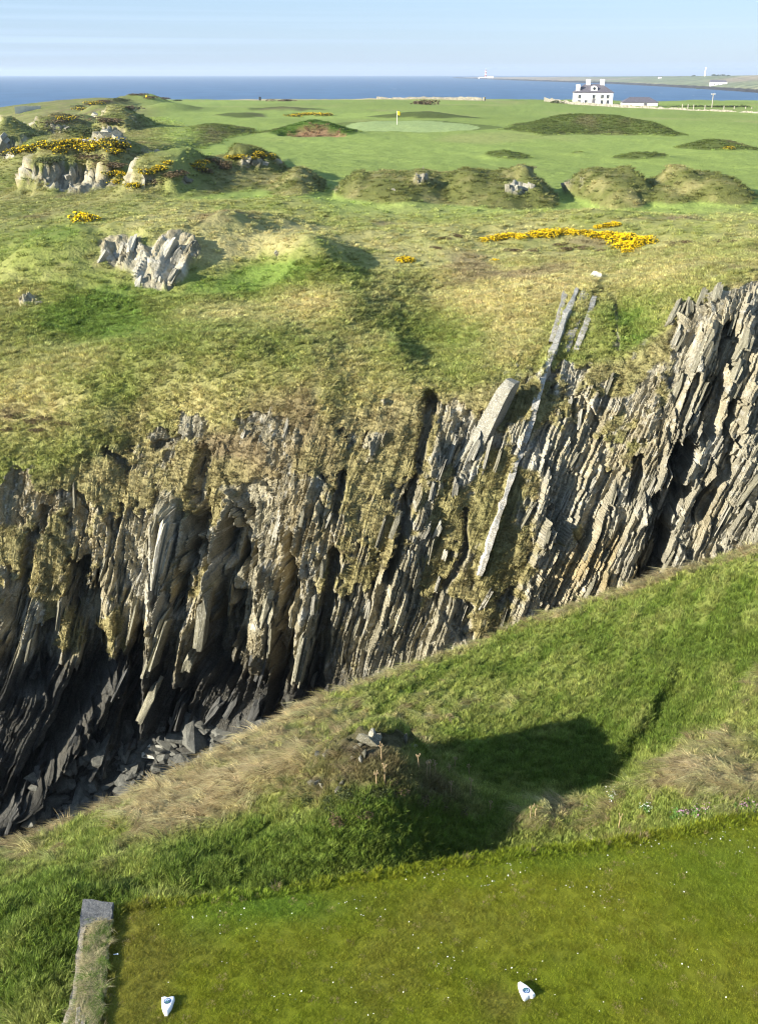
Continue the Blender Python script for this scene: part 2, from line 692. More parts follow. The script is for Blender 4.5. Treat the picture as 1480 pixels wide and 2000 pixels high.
CLEFTS = [  # (points, half width, depth)
    ([(395, 890), (388, 960), (392, 1010)], 24, 1.1),
    ([(455, 1030), (440, 1110), (425, 1230), (440, 1320)], 34, 2.0),
    ([(385, 1010), (368, 1110), (350, 1180)], 22, 1.6),
    ([(562, 1060), (560, 1200), (545, 1330), (530, 1400)], 19, 1.7),
    ([(836, 772), (826, 880), (795, 1000), (757, 1130)], 14, 1.3),
    ([(1340, 880), (1300, 1010), (1272, 1110), (1255, 1160)], 26, 2.4),
    ([(150, 1110), (175, 1210), (200, 1290), (130, 1400), (60, 1520)], 34, 1.9),
    ([(655, 1090), (640, 1180), (620, 1290), (600, 1390)], 16, 1.2),
    ([(668, 930), (655, 1010)], 11, 0.9),
    ([(1425, 640), (1405, 760), (1380, 850)], 20, 1.3),
    ([(285, 1230), (262, 1330), (250, 1440)], 17, 1.4),
    ([(95, 1230), (70, 1330)], 18, 1.2),
    ([(60, 1060), (45, 1180), (10, 1290)], 16, 1.1),
    ([(335, 1440), (360, 1350)], 15, 1.0),
    ([(1440, 800), (1420, 920), (1370, 1010)], 18, 1.2),
    ([(1250, 900), (1235, 980)], 12, 0.8),
    ([(1200, 590), (1205, 680)], 7, 0.35),
    ([(910, 1000), (905, 1090), (870, 1150)], 9, 0.7),
    ([(1360, 730), (1330, 830), (1310, 900)], 10, 0.8),
    ([(80, 1000), (75, 1050)], 12, 0.7),
    ([(205, 880), (240, 905)], 14, 0.5),
    ([(300, 872), (345, 860)], 12, 0.5),
]
RIDGES = [
    ([(330, 1000), (318, 1110), (308, 1210), (290, 1400)], 26, 1.5),
    ([(425, 1120), (385, 1220), (362, 1320)], 24, 1.7),
    ([(235, 1310), (160, 1420), (70, 1540), (-20, 1660)], 30, 1.7),
    ([(1070, 690), (1020, 850), (975, 1010), (935, 1130)], 9, 0.55),
    ([(1150, 560), (1110, 640), (1080, 700)], 26, 0.30),
    ([(520, 1120), (510, 1300)], 26, 0.9),
    ([(595, 1200), (570, 1370)], 22, 0.9),
    ([(790, 990), (742, 1130)], 9, 0.7),
    ([(1385, 640), (1330, 840), (1270, 1010)], 24, 1.0),
    ([(1470, 760), (1400, 960)], 22, 0.7),
    ([(130, 1150), (125, 1280)], 14, 0.7),
    ([(215, 1180), (225, 1330)], 16, 0.7),
]
# where turf lies on the cliff (+) and where bare rock breaks through (-)
TURF = [(60, 1060, 80, 60, 0.45), (110, 1230, 50, 60, 0.45), (215, 1250, 30, 60, 0.9), (90, 985, 110, 35, -0.7), (40, 1170, 60, 70, -0.9), (180, 1060, 50, 70, -0.5), (330, 950, 90, 50, 0.8), (560, 900, 90, 50, 0.7), (720, 970, 60, 90, 0.9),
        (870, 1090, 70, 80, 0.9), (965, 1010, 25, 150, 0.9), (650, 1130, 30, 40, 0.8), (1020, 1090, 50, 60, 0.3), (1230, 640, 50, 80, 1.1), (1260, 850, 60, 40, 0.2),
        (1310, 690, 70, 20, 0.6), (900, 700, 120, 60, 1.0), (1040, 800, 20, 80, 0.5), (780, 850, 40, 60, 0.7), (640, 880, 60, 40, 0.8), (460, 900, 70, 30, 0.6), (400, 940, 30, 50, 0.6),
        (140, 950, 120, 25, 0.3), (1110, 900, 40, 80, -0.5), (1160, 790, 70, 50, -0.15), (1290, 780, 60, 60, -0.5), (880, 980, 30, 40, 0.5),
        (570, 1010, 80, 110, -0.8), (1350, 950, 160, 170, -0.9), (930, 870, 60, 60, -0.8), (1180, 1020, 130, 120, -0.7), (1400, 600, 90, 90, -0.8), (310, 1120, 60, 180, -1.0),
        (200, 1040, 70, 70, -0.7), (1110, 620, 35, 70, -1.6), (800, 1180, 90, 80, -0.6), (470, 1250, 90, 150, -0.9), (1060, 950, 40, 60, -0.4), (820, 1060, 30, 60, -0.5),
        (90, 970, 60, 18, -0.5), (1320, 610, 40, 40, -0.6), (740, 1240, 100, 60, -0.7)]
DRY = [(600, 760, 190, 110, 0.35), (980, 560, 170, 70, 0.6), (300, 640, 100, 40, -0.3), (170, 620, 120, 50, -0.75), (520, 530, 110, 28, -0.8), (400, 570, 120, 25, -0.5), (800, 660, 80, 60, -0.5),
       (700, 540, 30, 40, -0.4), (1230, 640, 50, 70, -0.5), (60, 800, 90, 50, 0.5), (330, 790, 130, 40, 0.2), (60, 590, 70, 40, 0.35), (440, 490, 60, 40, 0.5), (540, 470, 60, 30, 0.5), (610, 590, 50, 30, 0.5),
       (230, 760, 60, 40, -0.4), (880, 640, 60, 50, -0.3), (1000, 680, 70, 40, 0.5), (600, 900, 60, 30, -0.35), (960, 1050, 30, 120, -0.35), (400, 700, 120, 40, -0.15), (30, 880, 60, 30, 0.1),
       (640, 860, 60, 20, 0.3), (1300, 540, 100, 40, 0.2), (1210, 870, 40, 22, -0.9), (1100, 1000, 20, 20, -0.5), (60, 480, 90, 50, -0.3), (130, 450, 80, 30, -0.3)]
OUT = [(235, 492, 45, 34, 1.3), (345, 492, 45, 34, 1.3), (310, 540, 50, 26, 1.1), (140, 355, 75, 24, 1.3), (1012, 368, 26, 14, 1.2), (822, 350, 15, 7, 1.1), (60, 590, 22, 14, 0.9), (490, 318, 34, 10, 1.1), (600, 595, 22, 16, 0.6),
       (366, 355, 8, 10, 0.8), (220, 265, 30, 14, 1.0), (110, 255, 25, 14, 0.8), (10, 295, 26, 18, 1.2), (40, 800, 30, 12, 0.5), (770, 370, 15, 8, 0.6), (190, 225, 40, 8, 0.5), (275, 360, 60, 22, 0.35), (540, 495, 10, 10, 0.7),
       (330, 505, 130, 60, 0.25), (90, 330, 60, 30, 0.4), (280, 310, 50, 20, 0.5), (60, 240, 60, 12, 0.5), (590, 830, 50, 9, 0.8), (430, 865, 40, 16, 0.6)]

C_GREEN = np.array([0.165, 0.190, 0.050])
C_LUSH = np.array([0.120, 0.172, 0.036])
C_STRAW = np.array([0.340, 0.300, 0.135])
C_OLIVE = np.array([0.165, 0.180, 0.055])
C_FAIR = np.array([0.205, 0.265, 0.068])
C_PUTT = np.array([0.25, 0.315, 0.125])
C_HEATH = np.array([0.165, 0.120, 0.080])
C_ROCK = np.array([0.250, 0.228, 0.160])
C_PALE = np.array([0.42, 0.405, 0.35])
C_DARK = np.array([0.038, 0.038, 0.036])
C_OCHRE = np.array([0.36, 0.25, 0.07])


def mix(a, b, t):
    return a + (b - a) * t[..., None]


# mounds and hollows of the links land: (px, py of the crest, distance, half width px, half depth m, height m, power)
MOUNDS = [
    (770, 345, 85, 84, 7.2, 1.8), (960, 348, 84, 80, 7.2, 1.8), (870, 355, 84, 60, 6.5, 0.6), (1045, 362, 83, 34, 6.0, 0.9), (1180, 352, 84, 54, 7.2, 2.1), (1370, 366, 82, 60, 6.5, 1.8), (1275, 362, 83, 50, 6.5, 1.1), (685, 362, 84, 26, 5.0, 0.6),
    (585, 340, 90, 38, 7.0, 1.7), (480, 318, 98, 80, 7.0, 2.2), (370, 335, 92, 70, 7.0, 2.0), (280, 352, 88, 60, 6.0, 1.5),
    (1110, 244, 200, 75, 9, 2.4), (1205, 250, 193, 65, 9, 2.0), (1050, 264, 182, 50, 8, 0.9), (1275, 262, 182, 40, 8, 1.2), (1160, 262, 185, 110, 8, 0.8),
    (985, 300, 128, 40, 4, 0.75), (1250, 305, 124, 50, 4, 0.7), (1400, 285, 140, 60, 6, 1.3), (1125, 293, 134, 30, 3, 0.3),
    (615, 262, 176, 66, 5, 2.0), (560, 225, 300, 70, 12, 0.8), (470, 235, 250, 50, 10, 0.6), (820, 232, 245, 90, 8, 1.3),
    (290, 192, 330, 40, 14, 3.0), (235, 195, 320, 28, 12, 2.2), (200, 205, 300, 30, 12, 2.5), (330, 205, 290, 50, 14, 1.6),
    (225, 262, 190, 45, 9, 2.8), (110, 250, 200, 45, 9, 2.8), (60, 262, 185, 40, 9, 2.5), (150, 235, 235, 40, 9, 2.5), (15, 285, 160, 40, 8, 3.2),
    (140, 300, 132, 110, 8, 2.8), (60, 305, 128, 60, 7, 1.6), (230, 335, 108, 50, 6, 1.7), (130, 335, 110, 80, 6, 2.4),
    (420, 262, 178, 60, 12, 1.1), (350, 285, 150, 70, 12, 1.0),
    (150, 560, 58, 80, 5, 1.3), (60, 565, 57, 60, 4, 0.9), (610, 570, 56, 50, 4, 0.9), (770, 750, 44.5, 45, 2.2, 0.8), (540, 455, 66, 80, 5, 0.9), (620, 500, 60, 70, 4, 0.3), (440, 480, 62, 70, 5, 0.9),
    (1180, 455, 66, 130, 4, 0.7), (640, 600, 54, 60, 3.5, 0.6), (900, 470, 64, 120, 4, 0.5), (560, 520, 58, 60, 3.5, 0.9), (680, 640, 50, 45, 4, 0.3), (830, 640, 48.5, 75, 4, -0.3), (850, 560, 54, 60, 4, -0.2), (470, 570, 53, 110, 3, -0.6), (180, 640, 49, 130, 3, -0.7), (450, 760, 43.5, 140, 2.5, 0.45), (1225, 640, 46, 30, 3, -0.5), (200, 800, 42.5, 120, 2, 0.4),
]
MW = []
for px, py, y, hw, hd, h in MOUNDS:
    x, _, z = at_y(px, py, y)
    sx = hw / F * (y * CP + 4)
    MW.append((float(x), y, sx, hd, h))
BUNKER_C = at_y(612, 274, 172.0)
GREEN_C = at_y(805, 254, 197.0)


def mound_z(X, Y):
    d = np.zeros_like(X)
    for x, y, sx, sy, h in MW:
        m = (np.abs(X - x) < 2.9 * sx) & (np.abs(Y - y) < 2.9 * sy)
        if m.any():
            r = ((X[m] - x) / sx) ** 2 + ((Y[m] - y) / sy) ** 2
            d[m] += h * (np.exp(-r * 1.1) * (r < 8) if not 80 < y < 87 else 0.9 * sstep(2.1, 0.05, r))
    return d


# crags: steep rocky steps facing the gully (px, distance, half width px, height, run, fall-off behind)
CRAGS = [(135, 100, 100, 1.9, 4.5, 22), (60, 96, 50, 0.7, 3.0, 12), (285, 57.5, 90, 0.4, 2.2, 8), (490, 94, 45, 0.8, 2.6, 12), (1012, 82, 26, 0.3, 0.6, 6), (220, 178, 40, 1.8, 2.0, 12), (105, 190, 45, 1.5, 2.0, 14), (10, 150, 40, 2.4, 2.2, 14), (180, 250, 40, 1.6, 3.0, 20), (60, 240, 40, 1.6, 3.0, 20), (300, 84, 60, 0.9, 1.5, 10)]


def crag_z(X, Y):
    d = np.zeros_like(X)
    for px, y, hw, h, run, back in CRAGS:
        xc = (px - 740) / F * (y * CP + 4)
        sx = hw / F * (y * CP + 4)
        m = (np.abs(X - xc) < 1.6 * sx) & (Y > y - 4 * run) & (Y < y + 4 * back)
        if not m.any():
            continue
        xm, ym = X[m], Y[m]
        front = y + 0.5 * run * vn(xm * 0.35, ym * 0.0 + px) + 0.3 * run * vn(xm * 1.1, ym * 0.0 + px) + 0.15 * run * vn(xm * 2.9, ym * 0.0 + px)
        e = np.abs(xm - xc) / sx + 0.25 * vn(xm * 0.35, ym * 0.2)
        d[m] += h * sstep(1.25, 0.6, e) * sstep(front - run / 2, front + run / 2, ym) * sstep(y + 2.6 * back, y + 0.4 * back, ym)
    return d


def green_mask(X, Y):
    gx, gy = GREEN_C[0], GREEN_C[1]
    r = ((X - gx) / 12.2) ** 2 + ((Y - gy - 1.5) / 12.5) ** 2
    return r


def upland(X, Y, Z):
    """levels of the links land without the grain"""
    Z = Z + mound_z(X, Y) * sstep(40, 46, Y) + crag_z(X, Y)
    g = green_mask(X, Y)
    lvl = 2.0 + 0.035 * (Y - GREEN_C[1])
    Z = Z + (lvl - Z) * sstep(1.9, 1.0, g)
    # bunker scooped out of its bank
    bx, by = BUNKER_C[0], BUNKER_C[1]
    r = ((X - bx) / 5.4) ** 2 + ((Y - by + 1.8) / 3.4) ** 2
    Z = Z - 1.15 * sstep(1.15, 0.55, r)
    Z = Z + (0.55 * fbm(X * 0.045, Y * 0.045, o=3) + 0.12 * fbm(X * 0.25, Y * 0.2, o=2)) * sstep(80, 110, Y)
    Z = Z + (0.55 * fbm(X * 0.11 + 3, Y * 0.13, o=3)) * sstep(40, 46, Y) * sstep(90, 75, Y)
    return Z


def far_surface(A, counts, k0):
    X, Y, Z, v = FAR.sample(A, counts, k0)
    X, Y, Z = (q.astype(np.float32) for q in (X, Y, Z))
    Z = upland(X, Y, Z)
    PX, PY = proj(X, Y, Z)
    N = normals(X, Y, Z)
    V = np.broadcast_to(v[:, None], X.shape)
    s, t = bed_coord(X, Y, Z)
    # turf on the cliff
    up = sstep(1.0, 3.0, V)
    tn = fbm(s * 0.75, t * 0.55, Y * 0.3, o=4, g=0.7)
    turf = -0.24 + 0.40 * up + 2.1 * tn + blobs(PX, PY, TURF)
    turf += 3.0 * sstep(2.97, 3.25, V + 0.6 * tn)
    right = sstep(1290, 1400, PX) * (V < 4)
    turf -= 2.2 * right * sstep(3.9, 3.5, V)
    tide0 = sstep(-10.2, -12.9, Z + 1.5 * tn)
    turf -= 1.3 * tide0 * (V < 3)
    rock = sstep(0.20, -0.20, turf + 0.25 * (hsh(s * 5, t * 4, Y * 4) - 0.5))
    low = V < 1.0
    rock = np.where(low, 1.0, rock)
    # rock outcrops in the turf above
    on = fbm(X * 0.55, Y * 0.4, Z * 0.8 + 3, o=3)
    outc = blobs(PX, PY, OUT) + 0.55 * on
    steep = sstep(0.80, 0.62, N[..., 2])
    outc = outc + 0.55 * steep * sstep(4.3, 4.6, V) * (Y < 300)
    orock = sstep(0.62, 0.80, outc) * sstep(3.05, 3.4, V)
    rock = np.maximum(rock, orock)
    # scars: shallow steps of bare soil and turf
    D = np.zeros_like(X)
    b1, i1, j1, f1 = beds(s, t, 1.35, 8.0, 1)
    b2, i2, j2, f2 = beds(s, t, 0.42, 3.2, 2)
    b3, i3, j3, f3 = beds(s, t, 0.185, 1.5, 3)
    amp = sstep(0.9, 1.3, V) * sstep(3.6, 3.0, V)
    reg = 0.55 + 0.75 * sstep(-0.5, 0.5, fbm(s * 0.35 + 4, t * 0.2, o=2))
    strat = (0.70 * (b1 - 0.5) + 0.46 * (b2 - 0.5) * reg + 0.24 * (b3 - 0.5) * (1.7 - 0.8 * reg))
    strat += 0.12 * fbm(s * 1.3, t * 0.5, Y * 0.6, o=3)
    strat += 0.13 * fbm(X * 4.5, Y * 4.5, Z * 4.5, o=3, g=0.6)
    D += amp * strat * (0.32 + 0.68 * rock)
    D += amp * 0.5 * fbm(s * 0.16, t * 0.12, o=2)
    # turf bulges over the rock
    D += (1 - rock) * amp * (0.08 + 0.22 * fbm(X * 1.3, Y * 1.3, Z * 1.3, o=3))
    # upland outcrops stand out of the slope
    D += orock * (0.08 + 0.42 * (b1 - 0.5) + 0.40 * (b2 - 0.5) + 0.16 * (b3 - 0.5)) * (1 + 0.012 * np.clip(Y - 60, 0, 150))
    # named clefts and ridges
    wob = 0.22 * vn(X * 1.1, Z * 1.1) + 0.2 * vn(s * 2.2, t * 1.2)
    shade = np.zeros_like(X)
    for pts, hw, dep in CLEFTS:
        d, sd = line_field(PX, PY, pts, hw)
        cl = sstep(1.05, 0.45, d + 1.6 * wob + 0.5 * (b3 - 0.5))
        D -= 0.85 * dep * cl * (0.6 + 0.8 * b2)
        rock = np.maximum(rock, sstep(0.15, 0.5, cl))
    for pts, hw, hgt in RIDGES:
        d, sd = line_field(PX, PY, pts, hw)
        # gentle on the left, sheer on the right
        pr = sstep(1.1, 0.2, np.where(sd > 0, d * 1.6 - 0.15, d) + wob * 0.5)
        D += 0.62 * hgt * pr * (0.8 + 0.4 * b2)
    # tussocky unevenness of the open slope
    lump = fbm(X * 1.1, Y * 0.8, Z, o=3, g=0.6)
    rough = sstep(3.0, 3.3, V) * (1 - rock)
    far = sstep(70, 140, Y)
    D += rough * (0.13 * lump + 0.16 * fbm(X * 0.35, Y * 0.3, o=2)) * (1 - 0.5 * far)
    D = np.where(V > 12.4, 0, D)
    nn = N.copy()
    nn[..., 2] *= np.where(V < 3.2, 0.35, 1.0)
    nn /= np.linalg.norm(nn, axis=-1, keepdims=True)
    X2, Y2, Z2 = X + nn[..., 0] * D, Y + nn[..., 1] * D, Z + nn[..., 2] * D

    # ---- colours of the ground itself
    bedtone = 0.72 + 0.55 * hsh(i2, j2) * 0.6 + 0.35 * hsh(i3, j3)
    rockc = mix(np.broadcast_to(C_ROCK, X.shape + (3,)), np.broadcast_to(np.array([0.268, 0.252, 0.195]), X.shape + (3,)), 0.85 * sstep(1, 7, X)) * bedtone[..., None]
    warm = sstep(-0.2, 0.5, fbm(X * 0.3, Z * 0.3, Y * 0.2, o=2))
    rockc = rockc * (1 + np.array([0.06, 0.0, -0.12]) * warm[..., None])
    lich = sstep(0.15, 0.55, fbm(X * 1.6, Y * 1.6, Z * 1.1, o=4, g=0.65) + 0.25 * blobs(PX, PY, [(940, 860, 70, 110, 1.5), (1000, 740, 50, 60, 1), (310, 1110, 30, 140, 1.6), (390, 1240, 25, 90, 1.5), (800, 1000, 100, 120, 0.8), (1100, 640, 60, 120, 1.6), (1020, 900, 40, 200, 1.4), (230, 1350, 60, 50, 1.5), (330, 500, 110, 60, 1.5), (1250, 900, 200, 200, 0.5), (600, 1100, 60, 120, 0.4)]))
    rockc = mix(rockc, C_PALE[None, None] * np.ones_like(rockc), np.clip(lich * 0.5 + 0.55 * (hsh(s * 11, t * 5, Y * 4) > 0.90 - 0.12 * lich), 0, 0.75))
    och = blobs(PX, PY, [(1140, 1110, 60, 35, 1.0), (1200, 1060, 40, 60, 0.6), (1230, 1110, 50, 30, 0.6), (1390, 1020, 50, 60, 0.35)]) * sstep(-0.15, 0.5, fbm(s * 1.6, t * 0.5, o=3) + 0.15)
    rockc = mix(rockc, C_OCHRE[None, None] * np.ones_like(rockc), np.clip(och * 0.6, 0, 0.4))
    # tide-wetted dark rock along the foot
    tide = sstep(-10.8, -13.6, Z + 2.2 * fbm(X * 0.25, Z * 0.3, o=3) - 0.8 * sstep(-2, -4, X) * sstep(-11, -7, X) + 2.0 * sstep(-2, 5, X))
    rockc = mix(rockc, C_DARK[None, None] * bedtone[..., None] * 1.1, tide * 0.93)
    dryv = 0.50 + 0.50 * fbm(X * 0.22, Y * 0.2, Z * 0.2, o=5, g=0.62) + 0.75 * blobs(PX, PY, DRY)
    dryv += 0.10 * (hsh(X * 2.1, Y * 1.4) - 0.5) + 0.28 * sstep(3.15, 2.9, V)
    # the mown land beyond the rough
    mown = sstep(76, 84, Y + 8 * sstep(540, 680, PX) + 2.5 * fbm(X * 0.1, Y * 0.05, o=2) + 6 * sstep(430, 280, PX))
    mh = mound_z(X, Y)
    rough_m = sstep(0.14, 0.30, mh + 0.08 * vn(X * 0.3, Y * 0.3)) * sstep(330, 420, PX + 0 * X)
    leftw = sstep(430, 300, PX + 40 * fbm(X * 0.05, Y * 0.03, o=2) - 0.7 * (PY - 330) * (PY < 330))
    # small crests catch more dry grass
    dry = np.clip(dryv, 0, 1)
    gr = mix(np.broadcast_to(C_GREEN, X.shape + (3,)), np.broadcast_to(C_STRAW, X.shape + (3,)), sstep(0.15, 1.0, dry))
    gr = mix(gr, np.broadcast_to(C_LUSH, X.shape + (3,)), sstep(0.22, 0.0, dryv))
    heath = sstep(0.25, 0.6, fbm(X * 0.22 + 9, Y * 0.2, o=3) + blobs(PX, PY, [(60, 810, 90, 35, 0.8), (1200, 480, 90, 20, 0.5), (880, 500, 90, 20, 0.5), (1150, 800, 60, 50, 0.6), (1090, 860, 40, 40, 0.3), (1220, 900, 60, 20, 0.5), (1400, 520, 80, 20, 0.5), (430, 870, 60, 20, 0.5), (300, 340, 120, 25, 0.5), (160, 220, 120, 20, 0.3)]))
    gr = mix(gr, np.broadcast_to(np.array([0.200, 0.170, 0.085]), X.shape + (3,)), 0.6 * sstep(3.15, 2.85, V))
    gr = mix(gr, np.broadcast_to(C_HEATH, X.shape + (3,)), heath * 0.6 * sstep(0.2, 0.5, dry))
    fair = np.broadcast_to(C_FAIR, X.shape + (3,)) * (1 + 0.22 * fbm(X * 0.035, Y * 0.02, o=3))[..., None]
    fair = mix(fair, np.broadcast_to(C_STRAW * 0.85, X.shape + (3,)), 0.35 * sstep(0.1, 0.6, fbm(X * 0.06 + 4, Y * 0.03, o=3)))
    olive = mix(np.broadcast_to(C_OLIVE * 0.62, X.shape + (3,)), np.broadcast_to(C_STRAW * 0.85, X.shape + (3,)), 0.6 * sstep(-0.1, 0.55, fbm(X * 0.5, Y * 0.45, o=4, g=0.7)))
    olivefar = mix(np.broadcast_to(np.array([0.078, 0.100, 0.026]), X.shape + (3,)), np.broadcast_to(C_HEATH, X.shape + (3,)), 0.4 * sstep(0.0, 0.6, fbm(X * 0.2, Y * 0.1, o=3)))
    olive = mix(olive, olivefar, sstep(105, 120, Y))
    mn = mix(fair, olive, rough_m)
    wild = mix(gr * 0.92, olive, 0.35 * np.ones_like(X))
    mn = mix(mn, wild, leftw)
    cc = mix(gr, mn, mown)
    g = green_mask(X, Y)
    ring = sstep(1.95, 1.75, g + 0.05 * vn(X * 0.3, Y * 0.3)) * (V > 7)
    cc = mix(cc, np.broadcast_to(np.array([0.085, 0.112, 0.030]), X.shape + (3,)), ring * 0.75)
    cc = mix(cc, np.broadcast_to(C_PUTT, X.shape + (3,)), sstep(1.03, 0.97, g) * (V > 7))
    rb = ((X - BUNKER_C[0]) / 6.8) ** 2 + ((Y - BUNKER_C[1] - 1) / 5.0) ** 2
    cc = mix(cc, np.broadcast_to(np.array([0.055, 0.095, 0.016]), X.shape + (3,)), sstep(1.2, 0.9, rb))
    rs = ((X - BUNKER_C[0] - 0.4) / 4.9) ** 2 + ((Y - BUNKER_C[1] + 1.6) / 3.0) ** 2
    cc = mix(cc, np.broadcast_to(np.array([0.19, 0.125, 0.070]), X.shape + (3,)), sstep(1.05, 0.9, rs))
    # pale dry bank near the far edge, shingle below
    pale = sstep(430, 445, Y) * sstep(400, 470, PX) * sstep(1000, 900, PX) * (Y < 490)
    cc = mix(cc, np.broadcast_to(np.array([0.42, 0.36, 0.20]), X.shape + (3,)), pale * (0.6 + 0.4 * sstep(-0.4, 0.1, vn(X * 0.05, Y * 0.02))))
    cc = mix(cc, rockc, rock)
    cc = mix(cc, np.broadcast_to(np.array([0.10, 0.095, 0.08]), X.shape + (3,)), sstep(12.02, 12.2, V))
    grass = (1 - rock) * (V > 1.0)
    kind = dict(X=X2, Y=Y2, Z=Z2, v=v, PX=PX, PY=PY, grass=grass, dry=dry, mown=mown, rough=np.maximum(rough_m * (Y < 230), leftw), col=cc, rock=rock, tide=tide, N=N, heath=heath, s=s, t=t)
    return kind


A1 = np.linspace(-0.60, 0.60, 1220)
FC = far_surface(A1, [24, 195, 180, 105, 70], 0)
A2 = np.linspace(-0.60, 0.60, 640)
FU = far_surface(A2, [60, 46, 60, 60, 60, 36, 24, 10], 5)
FU['Z'][0] -= 0.02


def sheet(name, S, mat, smooth):
    V = np.stack([S['X'], S['Y'], S['Z']], -1).reshape(-1, 3)
    me = mesh_np(name, V, grid_faces(*S['X'].shape), smooth, S['col'].reshape(-1, 3))
    o = link(name, me, mat)
    tag(o, kind='structure')
    return o


cliff = sheet('cliff', FC, M_CLIFF, False)
links_land = sheet('links_land', FU, M_UP, True)

# ------------------------------------------------------------------ the near side: rough bank, knoll and crest
NEAR = Surface([
    [('yz', -400, 6.0, -2.6), ('yz', 150, 6.0, -1.5), ('yz', 740, 6.0, -1.0), ('yz', 1900, 6.0, -0.8)],
    [(-300, 1930, -2.2), (0, 1850, -1.8), (160, 1790, -1.5), (300, 1745, -1.3), (500, 1715, -1.2), (700, 1668, -1.6), (900, 1640, -2.0), (1100, 1618, -1.9), (1250, 1600, -1.2), (1350, 1594, -0.45), (1480, 1576, -0.2), (1800, 1530, 0.1)],
    [(-300, 1830, -2.8), (0, 1755, -2.1), (160, 1715, -1.75), (300, 1680, -1.5), (500, 1640, -1.4), (700, 1605, -1.8), (900, 1575, -2.4), (1100, 1552, -2.35), (1250, 1528, -1.7), (1350, 1512, -1.0), (1480, 1485, -0.6), (1800, 1405, -0.1)],
    [(-300, 1790, -3.2), (0, 1700, -2.6), (160, 1650, -2.4), (300, 1590, -2.2), (500, 1520, -2.1), (700, 1500, -2.2), (900, 1480, -2.4), (1100, 1440, -2.3), (1300, 1375, -1.6), (1480, 1300, -0.8), (1800, 1190, 0.4)],
    [(-300, 1760, -3.5), (0, 1662, -3.0), (200, 1582, -2.85), (430, 1472, -2.8), (640, 1364, -2.9), (780, 1318, -2.8), (920, 1272, -2.6), (1080, 1208, -2.0), (1250, 1150, -1.2), (1480, 1076, 0.0), (1800, 960, 1.3)],
    [('yz', -300, 16.8, -4.4), ('yz', 0, 17.2, -4.0), ('yz', 430, 19.8, -3.8), ('yz', 640, 22.2, -3.9), ('yz', 920, 24.2, -3.6), ('yz', 1250, 25.0, -2.2), ('yz', 1480, 25.0, -1.2), ('yz', 1800, 25.0, 0)],
    [('yz', -300, 19.5, -9), ('yz', 0, 19.7, -9), ('yz', 430, 22.5, -9), ('yz', 640, 24.5, -9), ('yz', 920, 27.2, -8), ('yz', 1250, 28.5, -8), ('yz', 1800, 28, -6)],
    [('yz', -300, 22.5, -22), ('yz', 0, 23, -22), ('yz', 430, 26, -21.5), ('yz', 640, 27.5, -21), ('yz', 920, 29.5, -20), ('yz', 1250, 31, -19), ('yz', 1800, 30.5, -18)],
])
KN = at_y(728, 1432, 16.5)       # crown of the knoll


